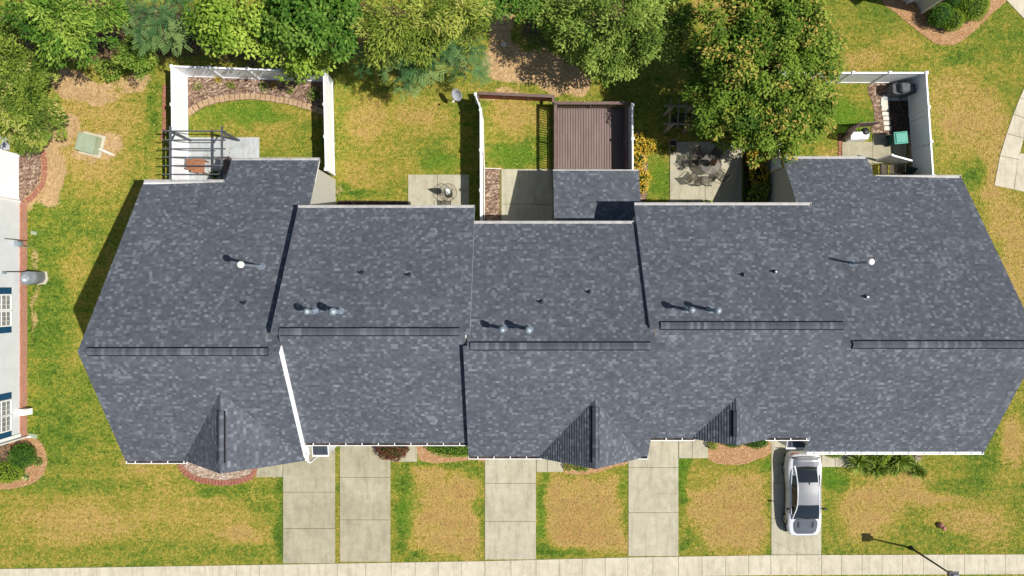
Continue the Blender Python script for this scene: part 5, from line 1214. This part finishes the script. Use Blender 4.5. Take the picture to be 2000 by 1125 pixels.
rk = empty('stone_ornament', 'small pinkish red stone figure on the dry lawn left of the right edge', 'garden ornament', (X(1836), Y(1026), 0)); x, y = X(1835), Y(1025)
mb = MB(); mb.lathe((x, y, 0), [(.16, 0), (.19, .08), (.15, .2), (.10, .28), (.02, .31)], 12); mb.build('lower_stone', M['rock'], rk)
mb = MB(); mb.lathe((x+.10, y-.10, .18), [(.02, -.02), (.12, .05), (.13, .14), (.07, .2), (.02, .21)], 12); mb.build('upper_stone', M['rock'], rk)
rkk = empty('white_rock', 'single pale rock on the bare soil path between the trees', 'rock', (X(984), Y(88), 0))
mb = MB(); mb.lathe((X(984), Y(88), 0), [(.15, 0), (.17, .05), (.12, .12), (.02, .15)], 7, False); mb.build('stone', M['stonew'], rkk)

# ------------------------------------------------------------------ lawn grass and fallen leaves
def inside(P, x, y):
    r = np.zeros(len(x), bool); n = len(P)
    for i in range(n):
        (x0, y0), (x1, y1) = P[i], P[(i+1) % n]
        if y0 == y1: continue
        r ^= ((y0 > y) != (y1 > y)) & (x < (x1-x0)*(y-y0)/(y1-y0)+x0)
    return r
def field(f, x, y):
    i = np.clip(np.searchsorted(gx, x)-1, 0, nx-2); j = np.clip(np.searchsorted(gy, y)-1, 0, ny-2); return f[j, i]
NB = 420000
bx, by = rng.uniform(-31.5, 31.5, NB), rng.uniform(-17.2, 17.8, NB)
keep = np.ones(NB, bool)
shr = lambda P, k: [(cx_+(a-cx_)*(1-k/max(.3, math.hypot(a-cx_, b-cy_))), cy_+(b-cy_)*(1-k/max(.3, math.hypot(a-cx_, b-cy_)))) for cx_, cy_ in [(sum(p[0] for p in P)/len(P), sum(p[1] for p in P)/len(P))] for a, b in P]
for Pp in HARD: keep &= ~inside(shr(Pp, .03), bx, by)
keep &= ~((bx > -19.2) & (bx < 24.3) & (by > -7.6) & (by < 3.2))
so_, li_, dr_, lu_ = (field(f, bx, by) for f in (soil, litter, dry, lush))
keep &= rng.random(NB) > so_*1.25; keep &= rng.random(NB) > li_*1.1
bx, by, dr_, lu_ = bx[keep], by[keep], dr_[keep], lu_[keep]; m = len(bx)
a_ = rng.uniform(0, 2*PI, m); D_ = np.stack([np.cos(a_), np.sin(a_), rng.uniform(.15, .7, m)], -1)
cl = .5+.5*np.sin(bx*5.1+np.sin(by*4.3)*1.7)*np.sin(by*5.7+np.sin(bx*3.9)*1.9)
T_ = .0 + dr_*.86 - lu_*.35 + rng.normal(.0, .13, m) + (cl-.5)*.24 + np.where(by < -9, .17*np.sin(by*4.9+.5*np.sin(bx*.35)+.2*np.sin(bx*2.1)), 0) + .16*np.sin(bx*1.7+2.1*np.sin(by*.9+.4*bx))*np.sin(by*2.1+1.8*np.sin(bx*1.1)) + .10*np.sin(bx*3.3+1.9*np.sin(by*2.7))*np.sin(by*3.9+2.2*np.sin(bx*2.3))
T_ = np.clip(T_, 0, .94); clb = np.sin(bx*9.1+np.sin(by*7.7)*2.1)*np.sin(by*10.3+np.sin(bx*8.3)*1.7)
T_[(dr_ > .62) & (rng.random(m) < .10 + .28*(clb > .25))] = 1.0
gl = leaf_mesh(np.stack([bx, by, np.full(m, -.004)], -1), D_, np.tile([0, 0, 1.], (m, 1)) + rng.normal(0, .35, (m, 3)), rng.uniform(.06, .13, m), rng.uniform(.014, .028, m), T_, 'lawn_grass', M['blades'], None)
tag(gl, kind='stuff')
NL = 900; fx = np.concatenate([rng.uniform(-31, -21, NL//3), rng.uniform(-20, -3, NL//3), rng.uniform(-3, 24, NL//3)]); fy = np.concatenate([rng.uniform(2, 14, NL//3), rng.uniform(4, 14, NL//3), rng.uniform(3.5, 14, NL//3)])
a_ = rng.uniform(0, 2*PI, NL); fl = leaf_mesh(np.stack([fx, fy, rng.uniform(.055, .075, NL)], -1), np.stack([np.cos(a_), np.sin(a_), np.zeros(NL)], -1), np.tile([0, 0, 1.], (NL, 1)) + rng.normal(0, .15, (NL, 3)), rng.uniform(.05, .12, NL), rng.uniform(.04, .07, NL), rng.random(NL), 'fallen_leaves', M['lf_fallen'], None)
tag(fl, kind='stuff')

# ------------------------------------------------------------------ the car (rear to the house)
def make_car():
    t = empty('parked_car', 'white sports coupe with grey bonnet and roof parked on the right driveway', 'car', (0, 0, 0))
    def hw(y):   # half width
        return float(np.interp(y, [-2.40,-2.32,-2.1,-1.7,-1.2,-.4,.4,1.0,1.6,2.0,2.28,2.40], [.50,.72,.86,.93,.94,.90,.90,.95,.97,.93,.82,.62]))
    def zt(y):
        return float(np.interp(y, [-2.40,-2.3,-2.1,-1.5,-1.0,-.4,1.0,1.5,2.0,2.3,2.40], [.58,.70,.77,.87,.94,.96,.98,1.00,1.03,.98,.80]))
    ys = np.concatenate([np.linspace(-2.40, -2.0, 9), np.linspace(-1.85, 1.9, 26), np.linspace(2.0, 2.40, 9)])
    def pt(y, a):   # a from 0 (left sill) to pi (right sill), over the top
        w_ = hw(y); z1 = zt(y); zm = .56; c = -math.cos(a); s = math.sin(a)
        x = w_*math.copysign(abs(c)**.42, c); z = zm + (z1-zm)*abs(s)**.55
        return x, y, z
    angs = np.linspace(0, PI, 31); vs = []; n = 0
    for y in ys:
        w_ = hw(y); row = [(-w_*.90, y, .17), (-w_*.985, y, .36)]+[pt(y, a) for a in angs]+[(w_*.985, y, .36), (w_*.90, y, .17)]
        n = len(row); vs += row
    fs = [(i*n+k, i*n+k+1, (i+1)*n+k+1, (i+1)*n+k) for i in range(len(ys)-1) for k in range(n-1)]+[tuple(range(n))[::-1], tuple(range((len(ys)-1)*n, len(ys)*n))]
    mb = MB(); mb.raw(vs, fs, True); body = mb.build('body', M['carwhite'], t)
    mb = MB(); mb.box(-.84, .84, -2.25, 2.2, .13, .168); mb.build('underbody', M['cardark'], t)
    def skin(y, xf, off=.006):   # point on the upper body at fraction xf of the half width
        w_ = hw(y); r = min(1, abs(xf))**(1/.42); s = math.sqrt(max(0, 1-r*r)); return (w_*xf, y, .56+(zt(y)-.56)*s**.55+off)
    def patch(name, y0, y1, f0, f1, mat, off=.006, ny=14, nx=12, parent=None, rnd=0):
        yy = np.linspace(y0, y1, ny); v = []
        for j, y in enumerate(yy):
            e = 1 - rnd*abs(2*j/(ny-1)-1)**4
            for i in range(nx+1):
                f = f0 + (f1-f0)*i/nx; f = (f0+f1)/2 + (f-(f0+f1)/2)*e; v.append(skin(y, f, off))
        fs = [(j*(nx+1)+i, j*(nx+1)+i+1, (j+1)*(nx+1)+i+1, (j+1)*(nx+1)+i) for j in range(ny-1) for i in range(nx)]
        m_ = MB(); m_.raw(v, fs, True); return m_.build(name, mat, parent or t)
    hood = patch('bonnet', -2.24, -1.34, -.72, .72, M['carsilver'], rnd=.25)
    for s in (-1, 1): patch('bonnet_vent', -1.84, -1.50, s*.42-.06, s*.42+.06, M['cardark'], .014, 5, 3, hood)
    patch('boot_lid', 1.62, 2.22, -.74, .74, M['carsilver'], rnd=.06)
    m_ = MB(); m_.raw([skin(2.2+.07*(1-(i/10-1)**2), -.86+1.72*i/20, .03+.05*j) for j in (0, 1) for i in range(21)]+[skin(2.13+.07*(1-(i/10-1)**2), -.86+1.72*i/20, .03+.04*j) for j in (0, 1) for i in range(21)],
        [(i, i+1, 22+i, 21+i) for i in range(20)]+[(42+i, 63+i, 64+i, 43+i) for i in range(20)]+[(21+i, 22+i, 64+i, 63+i) for i in range(20)]); m_.build('spoiler', M['cardark'], t)
    # cabin: stations (y, base half width, roof half width, base z, top z)
    st = [(-1.34, .76, .74, .93, .935), (-1.05, .79, .70, .94, 1.07), (-.72, .80, .64, .95, 1.23), (-.42, .80, .60, .955, 1.315), (.1, .79, .585, .96, 1.345), (.5, .785, .575, .965, 1.335), (.85, .78, .57, .97, 1.29), (1.2, .77, .58, .985, 1.20), (1.5, .75, .60, .99, 1.09), (1.72, .72, .64, 1.0, 1.01)]
    def top_pt(s, f): y, wb_, wt, zb, z1 = s; return (wt*f, y, z1 - .035*f*f)
    def strip(name, ss, f0, f1, mat, off=0., nx=8, parent=None):
        v = [tuple(Vector(top_pt(s, f0+(f1-f0)*i/nx))+Vector((0, 0, off))) for s in ss for i in range(nx+1)]
        fs = [(j*(nx+1)+i, j*(nx+1)+i+1, (j+1)*(nx+1)+i+1, (j+1)*(nx+1)+i) for j in range(len(ss)-1) for i in range(nx)]
        m2 = MB(); m2.raw(v, fs, True); return m2.build(name, mat, parent or t)
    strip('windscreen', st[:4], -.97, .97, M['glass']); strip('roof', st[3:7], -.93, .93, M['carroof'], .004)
    strip('rear_window', st[6:], -.90, .90, M['glass'])
    for s in (-1, 1):
        v = []
        for q_ in st: v += [(s*q_[1], q_[0], q_[3]-.03), top_pt(q_, s)]
        m2 = MB(); m2.raw(v, [(2*i, 2*i+1, 2*i+3, 2*i+2) for i in range(1, 7)], True); m2.build('side_window', M['glass'], t)
        m2 = MB(); pts = [Vector(top_pt(q_, s*.985))+Vector((0, 0, -.006)) for q_ in st]; m2.tube(pts, [.03]+[.032]*7+[.06, .07], 8)
        m2.raw([(s*st[i][1], st[i][0], st[i][3]-.03) for i in (7, 8, 9)]+[top_pt(st[i], s*1.01) for i in (7, 8, 9)], [(0, 1, 4, 3), (1, 2, 5, 4)]); m2.tube([(s*q_[1], q_[0], q_[3]+.0) for q_ in st[1:9]], .022, 6)
        m2.build('pillar', M['carwhite'], t)
        m2 = MB(); m2.lathe((s*.98, -.72, 1.0), [(.02, -.07), (.10, -.04), (.11, .03), (.03, .07)], 12, True, 1.1, .6); m2.bar((s*.78, -.72, .97), (s*.92, -.72, .99), .04); m2.build('wing_mirror', M['cardark'], t)
        for y, nm in ((-1.5, 'front'), (1.38, 'rear')):
            x = s*.90; a = MB(); a.tube([(s*.70, y, .335), (s*.935, y, .335)], .335, 28); wh = a.build('wheel', M['tyre'], t)
            a = MB(); a.tube([(s*.936, y, .335), (s*.955, y, .335)], [.235, .20], 20)
            a.build('rim', M['chrome'], wh)
        a = MB(); v = [skin(-2.30, s*f, .012) for f in (.62, .96)]+[skin(-2.16, s*f, .012) for f in (.97, .74)]; a.face(v); a.build('headlight', M['lens'], t)
        a = MB(); a.rbox((s*.55, 2.40, .80), .42, .03, .12); a.build('tail_light', M['red'], t)
        a = MB(); a.rbox((s*.895, .35, .74), .02, .2, .03); a.build('door_handle', M['cardark'], t)
    a = MB(); a.rbox((0.05, .78, 1.335), .05, .14, .05, taper=.5); a.build('roof_antenna', M['cardark'], t)
    a = MB(); a.rbox((0, -2.395, .48), 1.1, .05, .16); a.build('grille', M['cardark'], t)
    a = MB(); a.rbox((0, 2.41, .60), .34, .02, .17); a.build('number_plate', M['white'], t)
    for s in (-1, 1):
        a = MB(); a.bar((s*.10, -1.32, .962), (s*.62, -1.22, .99), .02); a.build('wiper', M['cardark'], t)
    return t
car = make_car(); car.location = (17.22, -12.18, .035); car.rotation_euler = (0, 0, math.radians(.6)); car.scale = (1.08, 1.03, 1.02)
